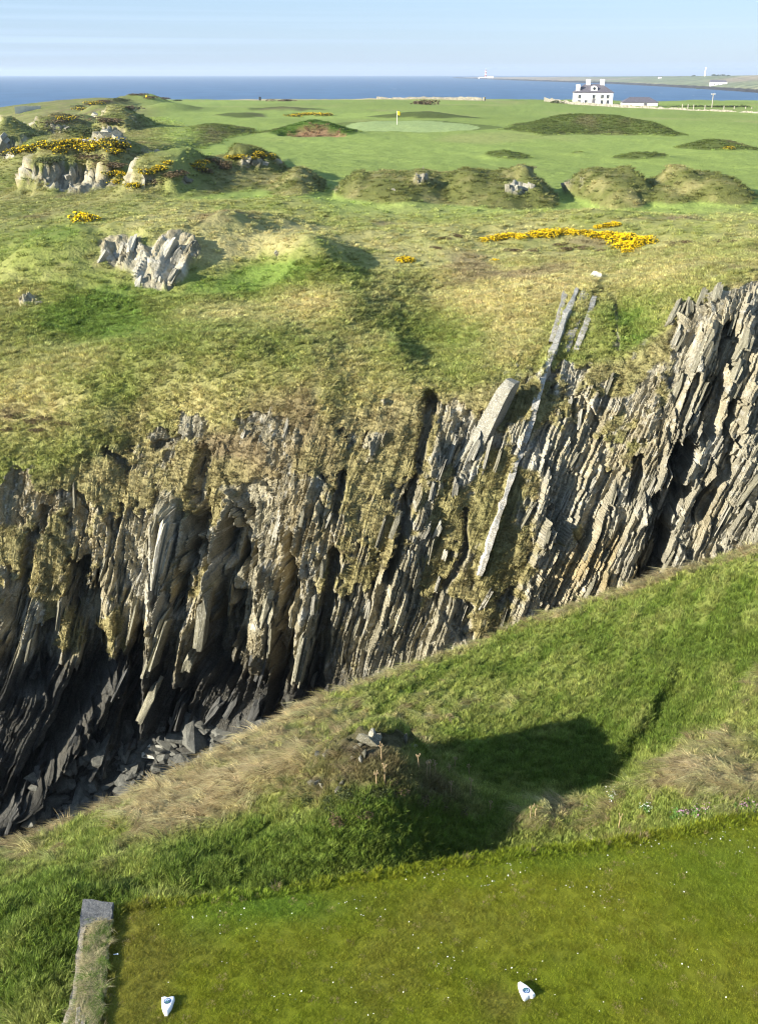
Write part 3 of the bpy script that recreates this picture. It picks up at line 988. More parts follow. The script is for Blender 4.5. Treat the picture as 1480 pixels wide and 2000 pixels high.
def near_surface():
    A = np.linspace(-0.95, 0.95, 640)
    X, Y, Z, v = NEAR.sample(A, [24, 60, 90, 130, 20, 14, 14], 0)
    V = np.broadcast_to(v[:, None], X.shape)
    kx, ky = float(KN[0]), float(KN[1])
    # knoll: steep rocky crown with a long tail to the left
    for x, y, sx, sy, h in ((kx + 0.1, ky - 0.7, 1.75, 1.35, 1.0), (kx - 1.6, ky - 0.2, 2.0, 0.8, 0.45), (kx + 1.0, ky - 0.2, 0.85, 0.6, 0.35), (kx - 0.5, ky - 0.6, 1.0, 0.8, 0.2), (kx, ky, 0.6, 0.45, 0.28), (kx + 0.5, ky + 0.0, 0.45, 0.45, 0.25),
                            (kx + 0.2, ky - 2.0, 1.1, 0.9, 0.95), (kx - 0.2, ky - 2.9, 1.0, 0.7, 0.6), (kx + 0.5, ky - 1.3, 1.0, 0.9, 0.4)):
        r = ((X - x) / sx) ** 2 + ((Y - y) / sy) ** 2
        Z = Z + h * np.exp(-r)
    # hummocks between the knoll and the right bank
    for px, py, y, sx, h in ((1180, 1560, 15.6, 0.8, 0.35), (1050, 1590, 15.2, 0.5, 0.28), (950, 1560, 15.6, 0.7, 0.3), (1330, 1545, 15.4, 0.9, 0.35), (600, 1640, 13.6, 0.8, 0.25), (250, 1640, 15.5, 0.8, 0.25), (60, 1900, 11.3, 0.5, 0.22), (90, 1960, 10.6, 0.45, 0.2), (30, 1800, 12.2, 0.6, 0.25), (120, 1760, 12.6, 0.5, 0.2)):
        x, yy, _ = at_y(px, py, y)
        Z = Z + h * np.exp(-((X - x) ** 2 + (Y - yy) ** 2) / sx ** 2)
    PX, PY = proj(X, Y, Z)
    # worn path up the bank on the right
    d, sd = line_field(PX, PY, [(1330, 1320), (1290, 1390), (1240, 1470), (1190, 1530)], 26)
    path = sstep(1.0, 0.3, d + 0.2 * vn(PX * .05, PY * .05))
    Z = Z - 0.22 * path
    lump = fbm(X * 1.4 + 0.5 * Y, Y * 2.6, o=4, g=0.6)
    # long grass combed along the slope
    cx_ = (X * 0.80 - Y * 0.60)
    cy_ = (X * 0.60 + Y * 0.80)
    comb = fbm(cx_ * 4.2, cy_ * 1.1, o=3)
    Z = Z + (0.10 * lump + 0.07 * comb + 0.16 * vn(X * 1.6 + 3, Y * 2.4) * sstep(2.6, 1.6, V) * sstep(1.0, -2.0, X)) * sstep(0.9, 1.2, V) * sstep(5.2, 4.2, V)
    rk = sstep(0.35, 0.75, blobs(PX, PY, [(700, 1455, 60, 30, 1.0), (640, 1530, 45, 16, 0.9), (790, 1445, 35, 14, 0.9), (740, 1480, 40, 30, 0.4)]) + 0.5 * fbm(X * 3, Y * 3, Z * 3, o=3))
    Z = Z + rk * 0.12 * (hsh(X * 7, Y * 7) - 0.2)
    cliffy = sstep(4.7, 5.1, V)
    dryv = 0.38 + 0.55 * fbm(X * 0.5, Y * 0.5, o=4, g=0.65) + 0.35 * comb
    dryv += blobs(PX, PY, [(350, 1560, 190, 60, 0.65), (520, 1480, 90, 60, 0.6), (100, 1680, 160, 40, 0.4), (620, 1400, 60, 30, 0.3), (1400, 1520, 130, 50, 0.5), (1300, 1490, 90, 40, 0.2), (1450, 1440, 90, 40, 0.2), (950, 1300, 200, 60, 0.15), (720, 1470, 120, 60, 0.45), (1100, 1570, 80, 40, 0.45),
                           (1150, 1330, 220, 90, -0.35), (1380, 1230, 140, 90, -0.25), (480, 1690, 220, 50, -0.75), (120, 1850, 200, 120, -0.6), (750, 1600, 120, 50, -0.2), (1290, 1390, 25, 80, -0.6), (820, 1640, 150, 30, -0.5), (1000, 1480, 200, 60, -0.35)])
    # dry rim of the crest
    dryv += 0.45 * sstep(3.55, 4.0, V) * sstep(700, 400, PX) + 0.35 * sstep(3.93, 4.0, V)
    dry = np.clip(dryv, 0, 1)
    g0 = np.array([0.092, 0.130, 0.022])
    g1 = np.array([0.175, 0.200, 0.050])
    g2 = np.array([0.390, 0.325, 0.170])
    cc = mix(np.broadcast_to(g0, X.shape + (3,)), np.broadcast_to(g1, X.shape + (3,)), sstep(0, 0.45, dry))
    cc = mix(cc, np.broadcast_to(g2, X.shape + (3,)), sstep(0.4, 1.0, dry))
    brn = np.clip(blobs(PX, PY, [(730, 1500, 120, 60, 0.9), (640, 1540, 70, 40, 0.5), (850, 1540, 70, 40, 0.6)]) + 0.5 * fbm(X * 1.7, Y * 1.7, o=3) - 0.15, 0, 0.8)
    cc = mix(cc, np.broadcast_to(np.array([0.105, 0.080, 0.045]), X.shape + (3,)), brn)
    cc = mix(cc, np.broadcast_to(np.array([0.055, 0.042, 0.03]), X.shape + (3,)), rk * 0.8)
    rockc = C_ROCK * 0.5
    cc = mix(cc, np.broadcast_to(rockc, X.shape + (3,)), cliffy)
    return dict(X=X, Y=Y, Z=Z, v=v, PX=PX, PY=PY, grass=(1 - rk) * (1 - cliffy), dry=dry, col=cc, V=V)


NR = near_surface()
near_bank = sheet('grass_bank', NR, M_NEAR, True)


def hit(S, px, py):
    """where the line of sight through a surveyed direction meets a sheet"""
    nv, nu = S['X'].shape
    mid = S['X'] / S['Y']
    dx, dy, dz = ray(px, py)
    j = int(np.clip(np.searchsorted(mid[nv // 2], dx / dy), 1, nu - 1))
    y, z = S['Y'][:, j], S['Z'][:, j]
    zr = CZ + dz * y / dy
    under = np.nonzero(z >= zr)[0]
    k = int(under[0]) if len(under) else nv - 1
    return Vector((dx / dy * y[k], y[k], z[k])), (k, j)


def zat(S, x, y):
    nv, nu = S['X'].shape
    mid = S['X'][nv // 2] / S['Y'][nv // 2]
    j = int(np.clip(np.searchsorted(mid, x / y), 1, nu - 1))
    return float(np.interp(y, S['Y'][:, j], S['Z'][:, j]))


# ------------------------------------------------------------------ the tee
TEE_B = [(214, 1764), (330, 1748), (430, 1737), (520, 1735), (620, 1712), (700, 1696), (800, 1680), (900, 1667), (1000, 1656), (1100, 1645), (1200, 1632), (1300, 1618), (1400, 1600), (1480, 1588), (1700, 1555), (2200, 1470)]
tb = np.array([[float(c) for c in at_z(px, py, 0.0)] for px, py in TEE_B])
tl = np.array([[float(c) for c in at_z(px, py, 0.0)] for px, py in [(214, 1764), (206, 1830), (200, 1870), (194, 1920), (186, 1970), (180, 2010), (160, 2150)]])


def tee_mesh():
    nu, nv = 360, 170
    u = np.linspace(0, 1, nu)
    vv = np.linspace(0, 1, nv)
    yb0 = 6.5
    xl_back, yl_back = tb[0, 0], tb[0, 1]
    X = np.zeros((nv, nu))
    Y = np.zeros((nv, nu))
    xr = tb[-1, 0]
    for k, q in enumerate(vv):
        # left edge at this depth
        yq = yb0 + (yl_back - yb0) * q
        xl = np.interp(yq, tl[::-1, 1], tl[::-1, 0])
        X[k] = xl + (xr - xl) * u
        yback = np.interp(X[k], tb[:, 0], tb[:, 1])
        Y[k] = yb0 + (yback - yb0) * q
    rag = 0.06 * vn(X[-1] * 2.3, X[-1] * 0) + 0.03 * vn(X[-1] * 9, X[-1] * 0)
    Y += rag[None, :] * vv[:, None] ** 6
    Z = 0.015 * fbm(X * 1.2, Y * 1.2, o=3) + 0.03 * fbm(X * 0.3, Y * 0.3, o=2)
    edge = sstep(0.93, 1.0, vv)[:, None]
    Z = Z - 0.07 * edge - 0.05 * sstep(0.03, 0.0, u)[None, :]
    # skirt down the back and left
    Xs, Ys, Zs = [X], [Y], [Z]
    for k in range(1, 5):
        Xs.append(X[-1:] + 0.0)
        Ys.append(Y[-1:] + 0.03 * k)
        Zs.append(Z[-1:] - 0.16 * k)
    X, Y, Z = np.vstack(Xs), np.vstack(Ys), np.vstack(Zs)
    PX, PY = proj(X, Y, Z)
    n = fbm(X * 0.9, Y * 0.9, o=4, g=0.6)
    g0 = np.array([0.128, 0.150, 0.011])
    g1 = np.array([0.160, 0.166, 0.015])
    g2 = np.array([0.125, 0.105, 0.026])
    lush = np.array([0.082, 0.148, 0.016])
    cc = mix(np.broadcast_to(g0, X.shape + (3,)), np.broadcast_to(g1, X.shape + (3,)), sstep(-0.4, 0.5, n))
    brown = blobs(PX, PY, [(260, 1900, 60, 120, 0.8), (240, 1960, 60, 60, 0.6), (980, 1960, 60, 25, 0.6), (600, 1900, 120, 40, 0.25), (780, 1800, 160, 40, 0.25), (330, 1840, 120, 60, 0.3)]) + 0.35 * fbm(X * 2, Y * 2, o=3)
    cc = mix(cc, np.broadcast_to(g2, X.shape + (3,)), np.clip(brown, 0, 0.55))
    lu = blobs(PX, PY, [(550, 1770, 130, 35, 0.8), (1420, 1700, 120, 90, 0.4), (400, 1800, 80, 50, 0.35), (1100, 1680, 200, 25, 0.4)]) + 0.2 * n
    cc = mix(cc, np.broadcast_to(lush, X.shape + (3,)), np.clip(lu, 0, 0.8))
    return dict(X=X, Y=Y, Z=Z, PX=PX, PY=PY, col=cc, grass=np.ones_like(X), dry=np.clip(brown, 0, 1), lush=np.clip(lu, 0, 1))


TE = tee_mesh()
tee = sheet('tee_ground', TE, M_TEE, True)


def ztee(x, y):
    i = np.argmin((TE['X'] - x) ** 2 + (TE['Y'] - y) ** 2)
    return float(TE['Z'].ravel()[i])


# ------------------------------------------------------------------ sea, far island
m, t_, n_, b_ = new_mat('sea_water')
b_.inputs['Base Color'].default_value = (0.020, 0.105, 0.30, 1)
b_.inputs['Roughness'].default_value = 0.45
b_.inputs['Specular IOR Level'].default_value = 0.25
b_.inputs['IOR'].default_value = 1.33
tcs = n_.new('ShaderNodeTexCoord')
mps = n_.new('ShaderNodeMapping')
mps.inputs['Scale'].default_value = (0.02, 0.006, 1)
nss = n_.new('ShaderNodeTexNoise')
nss.inputs['Scale'].default_value = 1.0
nss.inputs['Detail'].default_value = 6
crs = n_.new('ShaderNodeValToRGB')
crs.color_ramp.elements[0].color = (0.030, 0.085, 0.17, 1)
crs.color_ramp.elements[1].color = (0.044, 0.115, 0.22, 1)
crs.color_ramp.elements[0].position = 0.35
crs.color_ramp.elements[1].position = 0.65
t_.links.new(tcs.outputs['Object'], mps.inputs[0])
t_.links.new(mps.outputs[0], nss.inputs['Vector'])
t_.links.new(nss.outputs['Fac'], crs.inputs[0])
t_.links.new(crs.outputs[0], b_.inputs['Base Color'])
M_SEA = m
SEA_R = 14700.0
V, Fs = [], []
rad = [0, 60, 200, 500, 1000, 2000, 4000, 9000, SEA_R]
NS = 128
for r in rad:
    for k in range(NS):
        a = 2 * math.pi * k / NS
        V.append((r * math.cos(a), r * math.sin(a), SEA_Z))
Fq = [(j * NS + k, j * NS + (k + 1) % NS, (j + 1) * NS + (k + 1) % NS, (j + 1) * NS + k) for j in range(len(rad) - 1) for k in range(NS)]
sea = link('sea', mesh_np('sea', np.array(V), np.array(Fq)), M_SEA)
tag(sea, kind='structure')

SHORE = [(862, 152.6), (905, 154), (950, 156.5), (1000, 158.5), (1060, 161), (1130, 164), (1200, 168.5), (1260, 172.5), (1330, 178), (1400, 184), (1480, 192), (1600, 203), (1750, 216)]
CREST = [(862, 151.8), (905, 150.5), (950, 150.5), (1000, 150.2), (1060, 149.8), (1130, 149.6), (1200, 149.0), (1260, 148.6), (1330, 147.6), (1380, 146.6), (1430, 148.5), (1480, 150), (1600, 150), (1750, 150)]


def island():
    A = np.linspace((862 - 740) / F / CP, 0.70, 320)
    pxs = A * F * CP + 740
    py_s = np.interp(pxs, [p for p, _ in SHORE], [q for _, q in SHORE])
    py_c = np.interp(pxs, [p for p, _ in CREST], [q for _, q in CREST])
    # distance of the shore from the water level, crest a good way behind it
    def y_of(py, z):
        _, dy, dz = ray(0, py)
        return dy * (z - CZ) / dz
    ys = y_of(py_s, SEA_Z)
    ys = np.maximum.accumulate(ys[::-1])[::-1]
    yc = ys * 1.30 + 150
    _, dy, dz = ray(0, py_c)
    zc = CZ + dz / dy * yc
    rows = [(-0.01, -2.0), (0.0, 0.0), (0.006, 3.0), (0.012, 5.0)]
    T = list(np.linspace(0.03, 1.0, 26)) + [1.25]
    X, Y, Z = [], [], []
    wig = 1 + 0.004 * vn(A * 160, A * 0) + 0.003 * vn(A * 500, A * 0)
    for f, dz_ in rows:
        yy = (ys + (yc - ys) * f) * wig
        Y.append(yy)
        Z.append(np.full_like(yy, SEA_Z + dz_) + (1.2 * vn(A * 700, A * 0) if dz_ > 0 else 0))
    for f in T:
        yy = (ys + (yc - ys) * f) * (wig if f < 0.5 else 1)
        zz = (SEA_Z + 5) + (zc - SEA_Z - 5) * (min(f, 1) ** 0.75) - (f > 1) * 14
        Y.append(yy)
        Z.append(zz + (1.0 * fbm(yy * A * 0.012, yy * 0.004, o=3)) * (0.1 < f < 1))
    Y, Z = np.array(Y), np.array(Z)
    X = Y * A[None, :]
    c = np.broadcast_to(np.array([0.17, 0.19, 0.10]), X.shape + (3,))
    c = mix(c, np.broadcast_to(np.array([0.26, 0.22, 0.15]), X.shape + (3,)), sstep(-0.1, 0.5, fbm(X * 0.006, Y * 0.002, o=4)))
    c = mix(c, np.broadcast_to(np.array([0.30, 0.24, 0.18]), X.shape + (3,)), 0.8 * sstep(1150, 1000, pxs)[None, :] * np.ones_like(X))
    c = np.array(c)
    c[:4] = np.array([0.030, 0.028, 0.026])
    return dict(X=X, Y=Y, Z=Z, col=c)


IS = island()
isle = sheet('island_terrain', IS, M_ISLE, True)
# ------------------------------------------------------------------ grass and other cover, scattered over the sheets
def blade_cluster(name, n, spread, height, width, lean, comb=0.0, seg=2, seed=0):
    r = np.random.default_rng(seed)
    V, Fs, C = [], [], []
    for k in range(n):
        a = r.random() * 2 * math.pi
        q = spread * math.sqrt(r.random())
        bx, by = q * math.cos(a), q * math.sin(a)
        hh = height * (0.55 + 0.6 * r.random())
        da = a + r.normal() * 0.8
        ln = lean * (0.4 + 0.9 * r.random()) * hh
        dx, dy = math.cos(da) * ln, math.sin(da) * ln
        dx += comb * hh * (0.7 + 0.6 * r.random())
        dy += comb * hh * 0.25 * r.normal()
        wx, wy = -math.sin(da + 0.5 * r.normal()), math.cos(da)
        wd = width * (0.7 + 0.6 * r.random())
        zt = hh / math.sqrt(1 + (lean + comb) ** 2 * 0.8)
        c = 0.62 + 0.75 * r.random()
        b = len(V)
        V += [(bx - wx * wd, by - wy * wd, -0.06), (bx + wx * wd, by + wy * wd, -0.06),
              (bx + dx * 0.35 - wx * wd * 0.7, by + dy * 0.35 - wy * wd * 0.7, zt * 0.68), (bx + dx * 0.35 + wx * wd * 0.7, by + dy * 0.35 + wy * wd * 0.7, zt * 0.68),
              (bx + dx, by + dy, zt * (1.0 if comb < 0.5 else 0.62))]
        Fs += [(b, b + 1, b + 3), (b, b + 3, b + 2), (b + 2, b + 3, b + 4)]
        C += [c] * 5
    me = mesh_np(name, np.array(V), np.array(Fs), False)
    at = me.attributes.new('var', 'FLOAT_COLOR', 'POINT')
    cc = np.ones((len(V), 4), np.float32)
    cc[:, :3] = np.array(C)[:, None]
    at.data.foreach_set('color', cc.ravel())
    me.materials.append(M_BLADE)
    return me


def collect(name, meshes):
    c = bpy.data.collections.new(name)
    for k, me in enumerate(meshes):
        c.objects.link(bpy.data.objects.new('%s_%d' % (name, k), me))
    return c


COLL = {
    'tussock': collect('tussock', [blade_cluster('tussock', 34, 0.50, 0.85, 0.040, 0.75, seed=k) for k in range(5)]),
    'comb': collect('combed_tussock', [blade_cluster('combed_tussock', 44, 0.45, 1.1, 0.030, 0.35, comb=1.1, seed=20 + k) for k in range(4)]),
    'rough': collect('rough_tuft', [blade_cluster('rough_tuft', 40, 0.50, 0.9, 0.034, 0.6, comb=0.15, seed=40 + k) for k in range(5)]),
    'lawn': collect('lawn_patch', [blade_cluster('lawn_patch', 60, 0.62, 0.26, 0.016, 0.7, seed=60 + k) for k in range(5)]),
}


def scatter_group(key):
    c = COLL[key]
    g = bpy.data.node_groups.new('scatter_' + key, 'GeometryNodeTree')
    g.interface.new_socket('Geometry', in_out='INPUT', socket_type='NodeSocketGeometry')
    g.interface.new_socket('Geometry', in_out='OUTPUT', socket_type='NodeSocketGeometry')
    n = g.nodes
    gi, go = n.new('NodeGroupInput'), n.new('NodeGroupOutput')
    ip = n.new('GeometryNodeInstanceOnPoints')
    ci = n.new('GeometryNodeCollectionInfo')
    ci.inputs['Collection'].default_value = c
    ci.inputs['Separate Children'].default_value = True
    ci.inputs['Reset Children'].default_value = True
    ip.inputs['Pick Instance'].default_value = True

    def attr(nm, ty):
        a = n.new('GeometryNodeInputNamedAttribute')
        a.data_type = ty
        a.inputs['Name'].default_value = nm
        return a.outputs['Attribute']
    L = g.links.new
    L(gi.outputs[0], ip.inputs['Points'])
    L(ci.outputs[0], ip.inputs['Instance'])
    L(attr('idx', 'INT'), ip.inputs['Instance Index'])
    er = n.new('FunctionNodeEulerToRotation')
    L(attr('rot', 'FLOAT_VECTOR'), er.inputs[0])
    L(er.outputs[0], ip.inputs['Rotation'])
    L(attr('scl', 'FLOAT_VECTOR'), ip.inputs['Scale'])
    L(ip.outputs[0], go.inputs[0])
    return g


GROUPS = {}


def scatter(name, key, P, yaw, tiltv, scl, tint, label, cat='grass'):
    """P (n,3); yaw (n,); tiltv (n,2) lean of the local up; scl (n,3); tint (n,3)"""
    n = len(P)
    me = bpy.data.meshes.new(name)
    me.vertices.add(n)
    me.vertices.foreach_set('co', np.ascontiguousarray(P, np.float32).ravel())
    rot = np.zeros((n, 3), np.float32)
    rot[:, 0], rot[:, 1], rot[:, 2] = tiltv[:, 0], tiltv[:, 1], yaw
    for nm, ty, arr, fld in (('rot', 'FLOAT_VECTOR', rot, 'vector'), ('scl', 'FLOAT_VECTOR', scl, 'vector')):
        at = me.attributes.new(nm, ty, 'POINT')
        at.data.foreach_set(fld, np.ascontiguousarray(arr, np.float32).ravel())
    at = me.attributes.new('idx', 'INT', 'POINT')
    at.data.foreach_set('value', rng.integers(0, 50, n).astype(np.int32))
    at = me.attributes.new('tint', 'FLOAT_COLOR', 'POINT')
    c4 = np.ones((n, 4), np.float32)
    c4[:, :3] = tint
    at.data.foreach_set('color', c4.ravel())
    me.materials.append(M_BLADE)
    o = link(name, me)
    if key not in GROUPS:
        GROUPS[key] = scatter_group(key)
    md = o.modifiers.new('scatter', 'NODES')
    md.node_group = GROUPS[key]
    tag(o, label, cat, kind='stuff')
    return o


def sample_sheet(S, weight, n, mg=120):
    X, Y, Z = S['X'], S['Y'], S['Z']
    P = np.stack([X, Y, Z], -1)
    a = P[:-1, 1:] - P[:-1, :-1]
    b = P[1:, :-1] - P[:-1, :-1]
    ar = np.linalg.norm(np.cross(a, b), axis=-1)
    PX, PY = proj(X, Y, Z)
    inf = ((PX > -160 - mg) & (PX < 1640 + mg) & (PY < 2350))[:-1, :-1]
    wgt = (ar * weight[:-1, :-1] * inf).ravel()
    cs = np.cumsum(wgt)
    k = np.searchsorted(cs, rng.random(n) * cs[-1])
    k = np.clip(k, 0, len(wgt) - 1)
    nu = X.shape[1] - 1
    i, j = k // nu, k % nu
    u, v = rng.random(n)[:, None], rng.random(n)[:, None]
    p = P[i, j] + a[i, j] * u + b[i, j] * v
    nr = np.cross(a[i, j], b[i, j])
    nr /= np.linalg.norm(nr, axis=-1, keepdims=True) + 1e-9
    return p, nr, i, j


def tilt_from(nr, f=0.6):
    # lean the tuft partly with the slope (small angle form, rotation applied x, y then z; yaw is random so keep small)
    return np.stack([-nr[:, 1] * f, nr[:, 0] * f], -1)


def tints(S, i, j, lo=0.75, hi=1.35, straw=0.0):
    c = S['col'][i, j].copy()
    n = len(c)
    c = c * (lo + (hi - lo) * rng.random((n, 1))) * (1 + 0.10 * (rng.random((n, 3)) - 0.5))
    if straw:
        m = (rng.random(n) < straw)[:, None]
        c = np.where(m, np.array([0.33, 0.26, 0.13]) * (0.7 + 0.6 * rng.random((n, 1))), c)
    return c


# open slope and cliff turf across the gully
V_ = np.broadcast_to(FC['v'][:, None], FC['X'].shape)
wgt = FC['grass'] ** 2 * (V_ > 1.15)
p, nr, i, j = sample_sheet(FC, wgt, 33000)
s0 = (0.15 + 0.20 * rng.random(len(p)) ** 2) * (0.62 + 0.38 * sstep(2.9, 3.2, V_[i, j]))
scatter('cliff_grass', 'tussock', p, rng.random(len(p)) * 6.28, tilt_from(nr, 0.35), np.stack([s0 * 1.15, s0 * 1.15, s0 * (0.45 + 0.45 * rng.random(len(p)))], -1), tints(FC, i, j, 1.15, 2.2) * (0.66 + 0.34 * sstep(2.9, 3.2, V_[i, j]))[:, None],
        'tussocky straw and green grass over the far slope and cliff ledges')
wgt = (FU['rough'] * 0.9 + (1 - FU['mown'])).clip(0, 1) * FU['grass'] * (FU['Y'] < 230)
p, nr, i, j = sample_sheet(FU, wgt, 32000)
s0 = (0.22 + 0.2 * rng.random(len(p)) ** 2) * (1 + 0.004 * (p[:, 1] - 60))
scatter('links_rough', 'tussock', p, rng.random(len(p)) * 6.28, tilt_from(nr, 0.3), np.stack([s0 * 1.2, s0 * 1.2, s0 * 0.55], -1), tints(FU, i, j, 1.2, 2.2),
        'rough tussock grass on the mounds and upper slope of the links')

# near bank
wgt = NR['grass'] * (NR['V'] > 0.6) * (NR['V'] < 4.35) * (1.15 - 0.5 * sstep(2.8, 3.6, NR['V']))
p, nr, i, j = sample_sheet(NR, wgt, 62000, 420)
s0 = (0.055 + 0.10 * rng.random(len(p)) ** 2) * (1 + 0.3 * sstep(2.2, 1.2, NR['V'][i, j]) * sstep(-1.0, -3.0, p[:, 0]))
d_ = NR['dry'][i, j]
dry_sel = d_ > 0.45 + 0.35 * rng.random(len(p))
yaw = rng.random(len(p)) * 6.28
m_ = ~dry_sel
scatter('bank_grass', 'rough', p[m_], yaw[m_], tilt_from(nr[m_], 0.3), np.stack([s0, s0, s0 * (0.9 + 0.5 * rng.random(len(p)))], -1)[m_], tints(NR, i, j, 1.1, 2.1)[m_],
        'long green grass on the near bank and knoll behind the tee')
cy = R(205) + rng.normal(size=len(p)) * 0.75
s1 = s0 * (0.95 + 0.8 * rng.random(len(p)))
scatter('dry_bank_grass', 'comb', p[dry_sel], cy[dry_sel], np.zeros((dry_sel.sum(), 2)), np.stack([s1 * 1.2, s1, s1 * 0.9], -1)[dry_sel], tints(NR, i, j, 0.8, 1.9, 0.3)[dry_sel],
        'long straw coloured grass combed down the near bank')

# tee turf
p, nr, i, j = sample_sheet(TE, (TE['PY'] > 1400) * 1.0, 20000, 420)
s0 = 0.075 + 0.05 * rng.random(len(p))
scatter('tee_grass', 'lawn', p, rng.random(len(p)) * 6.28, np.zeros((len(p), 2)), np.stack([s0, s0, s0 * 1.0], -1), tints(TE, i, j, 1.1, 2.0, 0.02),
        'short mown grass of the tee in the foreground')
# shaggy edge of the tee
eb = TE['PY'].shape[0]
we = np.zeros_like(TE['X'])
we[-12:] = 1
we[:, :3] = 0.6
p, nr, i, j = sample_sheet(TE, we, 2700, 420)
s0 = 0.06 + 0.08 * rng.random(len(p)) ** 2
scatter('tee_edge_grass', 'rough', p, rng.random(len(p)) * 6.28, np.zeros((len(p), 2)), np.stack([s0, s0, s0], -1), tints(TE, i, j, 1.1, 2.0, 0.05),
        'shaggy grass fringe along the edge of the tee')
# ------------------------------------------------------------------ rocks
def hull(name, pts, subd=0):
    bm = bmesh.new()
    for q in pts:
        bm.verts.new(q)
    r = bmesh.ops.convex_hull(bm, input=bm.verts)
    loose = [v for v in bm.verts if not v.link_faces]
    bmesh.ops.delete(bm, geom=loose, context='VERTS')
    bmesh.ops.recalc_face_normals(bm, faces=bm.faces)
    me = bpy.data.meshes.new(name)
    bm.to_mesh(me)
    bm.free()
    return me


def slab_mesh(name, seed):
    """a sheaf of plates: thin along x, broad along y, long along z; unit size"""
    r = np.random.default_rng(seed)
    bm = bmesh.new()
    n = int(r.integers(2, 5))
    for k in range(n):
        x0 = -0.5 + k / n
        x1 = x0 + (0.95 + 0.15 * r.random()) / n
        zb, zt = -0.5 + 0.25 * r.random(), 0.5 - 0.40 * r.random() ** 1.5
        yo = 0.28 * r.normal()
        vs_ = []
        for x in (x0, x1):
            for y in (-0.5, 0.5):
                for z in (zb, zb + (zt - zb) * (0.45 + 0.2 * r.random()), zt - 0.16 * r.random()):
                    kk = 1 - 0.45 * max(z, 0) * r.random()
                    vs_.append(bm.verts.new((x + 0.04 * r.normal(), y * kk + yo * 0.5 + 0.07 * r.normal(), z)))
        bmesh.ops.convex_hull(bm, input=vs_)
    bmesh.ops.delete(bm, geom=[v for v in bm.verts if not v.link_faces], context='VERTS')
    bmesh.ops.recalc_face_normals(bm, faces=bm.faces)
    me = bpy.data.meshes.new(name)
    bm.to_mesh(me)
    bm.free()
    return me


def boulder_mesh(name, seed):
    r = np.random.default_rng(seed)
    pts = []
    for _ in range(15):
        v = r.normal(size=3)
        v /= np.abs(v).max() ** 0.75 * np.linalg.norm(v) ** 0.25
        pts.append(v * 0.5 * (0.8 + 0.3 * r.random()) * np.array([1.25, 0.85, 0.62]))
    return hull(name, pts)


SLABS = {}
for nm, mt in (('mid', M_SLAB), ('pale', M_SLAB_PALE), ('dark', M_SLAB_DARK)):
    SLABS[nm] = []
    for k in range(9):
        me = slab_mesh('rock_slab', 100 + k)
        me.materials.append(mt)
        SLABS[nm].append(me)


def bed_frame(S, k, j):
    """axes on the face: thin across the beds, out of the face, along the beds"""
    nrm = Vector(S['N'][k, j])
    nrm.z *= 0.5
    nrm.normalize()
    x, y, z = S['X'][k, j], S['Y'][k, j], S['Z'][k, j]
    e = 0.05
    s00, _ = bed_coord(np.array([x]), np.array([y]), np.array([z]))
    gx = (bed_coord(np.array([x + e]), np.array([y]), np.array([z]))[0] - s00)[0] / e
    gy = (bed_coord(np.array([x]), np.array([y + e]), np.array([z]))[0] - s00)[0] / e
    gz = (bed_coord(np.array([x]), np.array([y]), np.array([z + e]))[0] - s00)[0] / e
    g = Vector((gx, gy, gz)).normalized()
    L = nrm.cross(g)
    if L.z < 0:
        L = -L
    L.normalize()
    W = L.cross(g).normalized()
    return g, W, L


def put_slab(S, px, py, ln, wd, th, tone, proud=0.15, twist=0.0, parent=None, name='rock_slab', jitter=0.05):
    p, (k, j) = hit(S, px, py)
    g, W, L = bed_frame(S, k, j)
    m = Matrix((g, W, L)).transposed().to_4x4()
    me = SLABS[tone][rng.integers(0, 9)]
    o = link(name, me, None, parent)
    q = m.to_quaternion() @ Euler((jitter * rng.normal(), jitter * rng.normal(), twist + jitter * rng.normal())).to_quaternion()
    out = -W if W.y > 0 else W
    o.rotation_mode = 'QUATERNION'
    o.rotation_quaternion = q
    o.location = p + out * proud * wd
    o.scale = (th, wd, ln)
    return o


# plates that stand out of the beds all along the cliff
cand = (FC['rock'] > 0.9) & (V_ > 1.15) & (V_ < 3.0) & (FC['PX'] > -60) & (FC['PX'] < 1540)
ki, ji = np.nonzero(cand)
sel = rng.permutation(len(ki))[:110]
for q in sel:
    k, j = ki[q], ji[q]
    px, py = proj(FC['X'][k, j], FC['Y'][k, j], FC['Z'][k, j])
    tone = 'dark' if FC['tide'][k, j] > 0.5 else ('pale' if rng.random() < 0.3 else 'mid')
    sz = 0.45 + 0.75 * rng.random() ** 1.8
    put_slab(FC, float(px), float(py), sz * 2.2, sz * 0.45, 0.08 + 0.16 * rng.random() * sz, tone, -0.22 + 0.15 * rng.random(), 0, cliff)
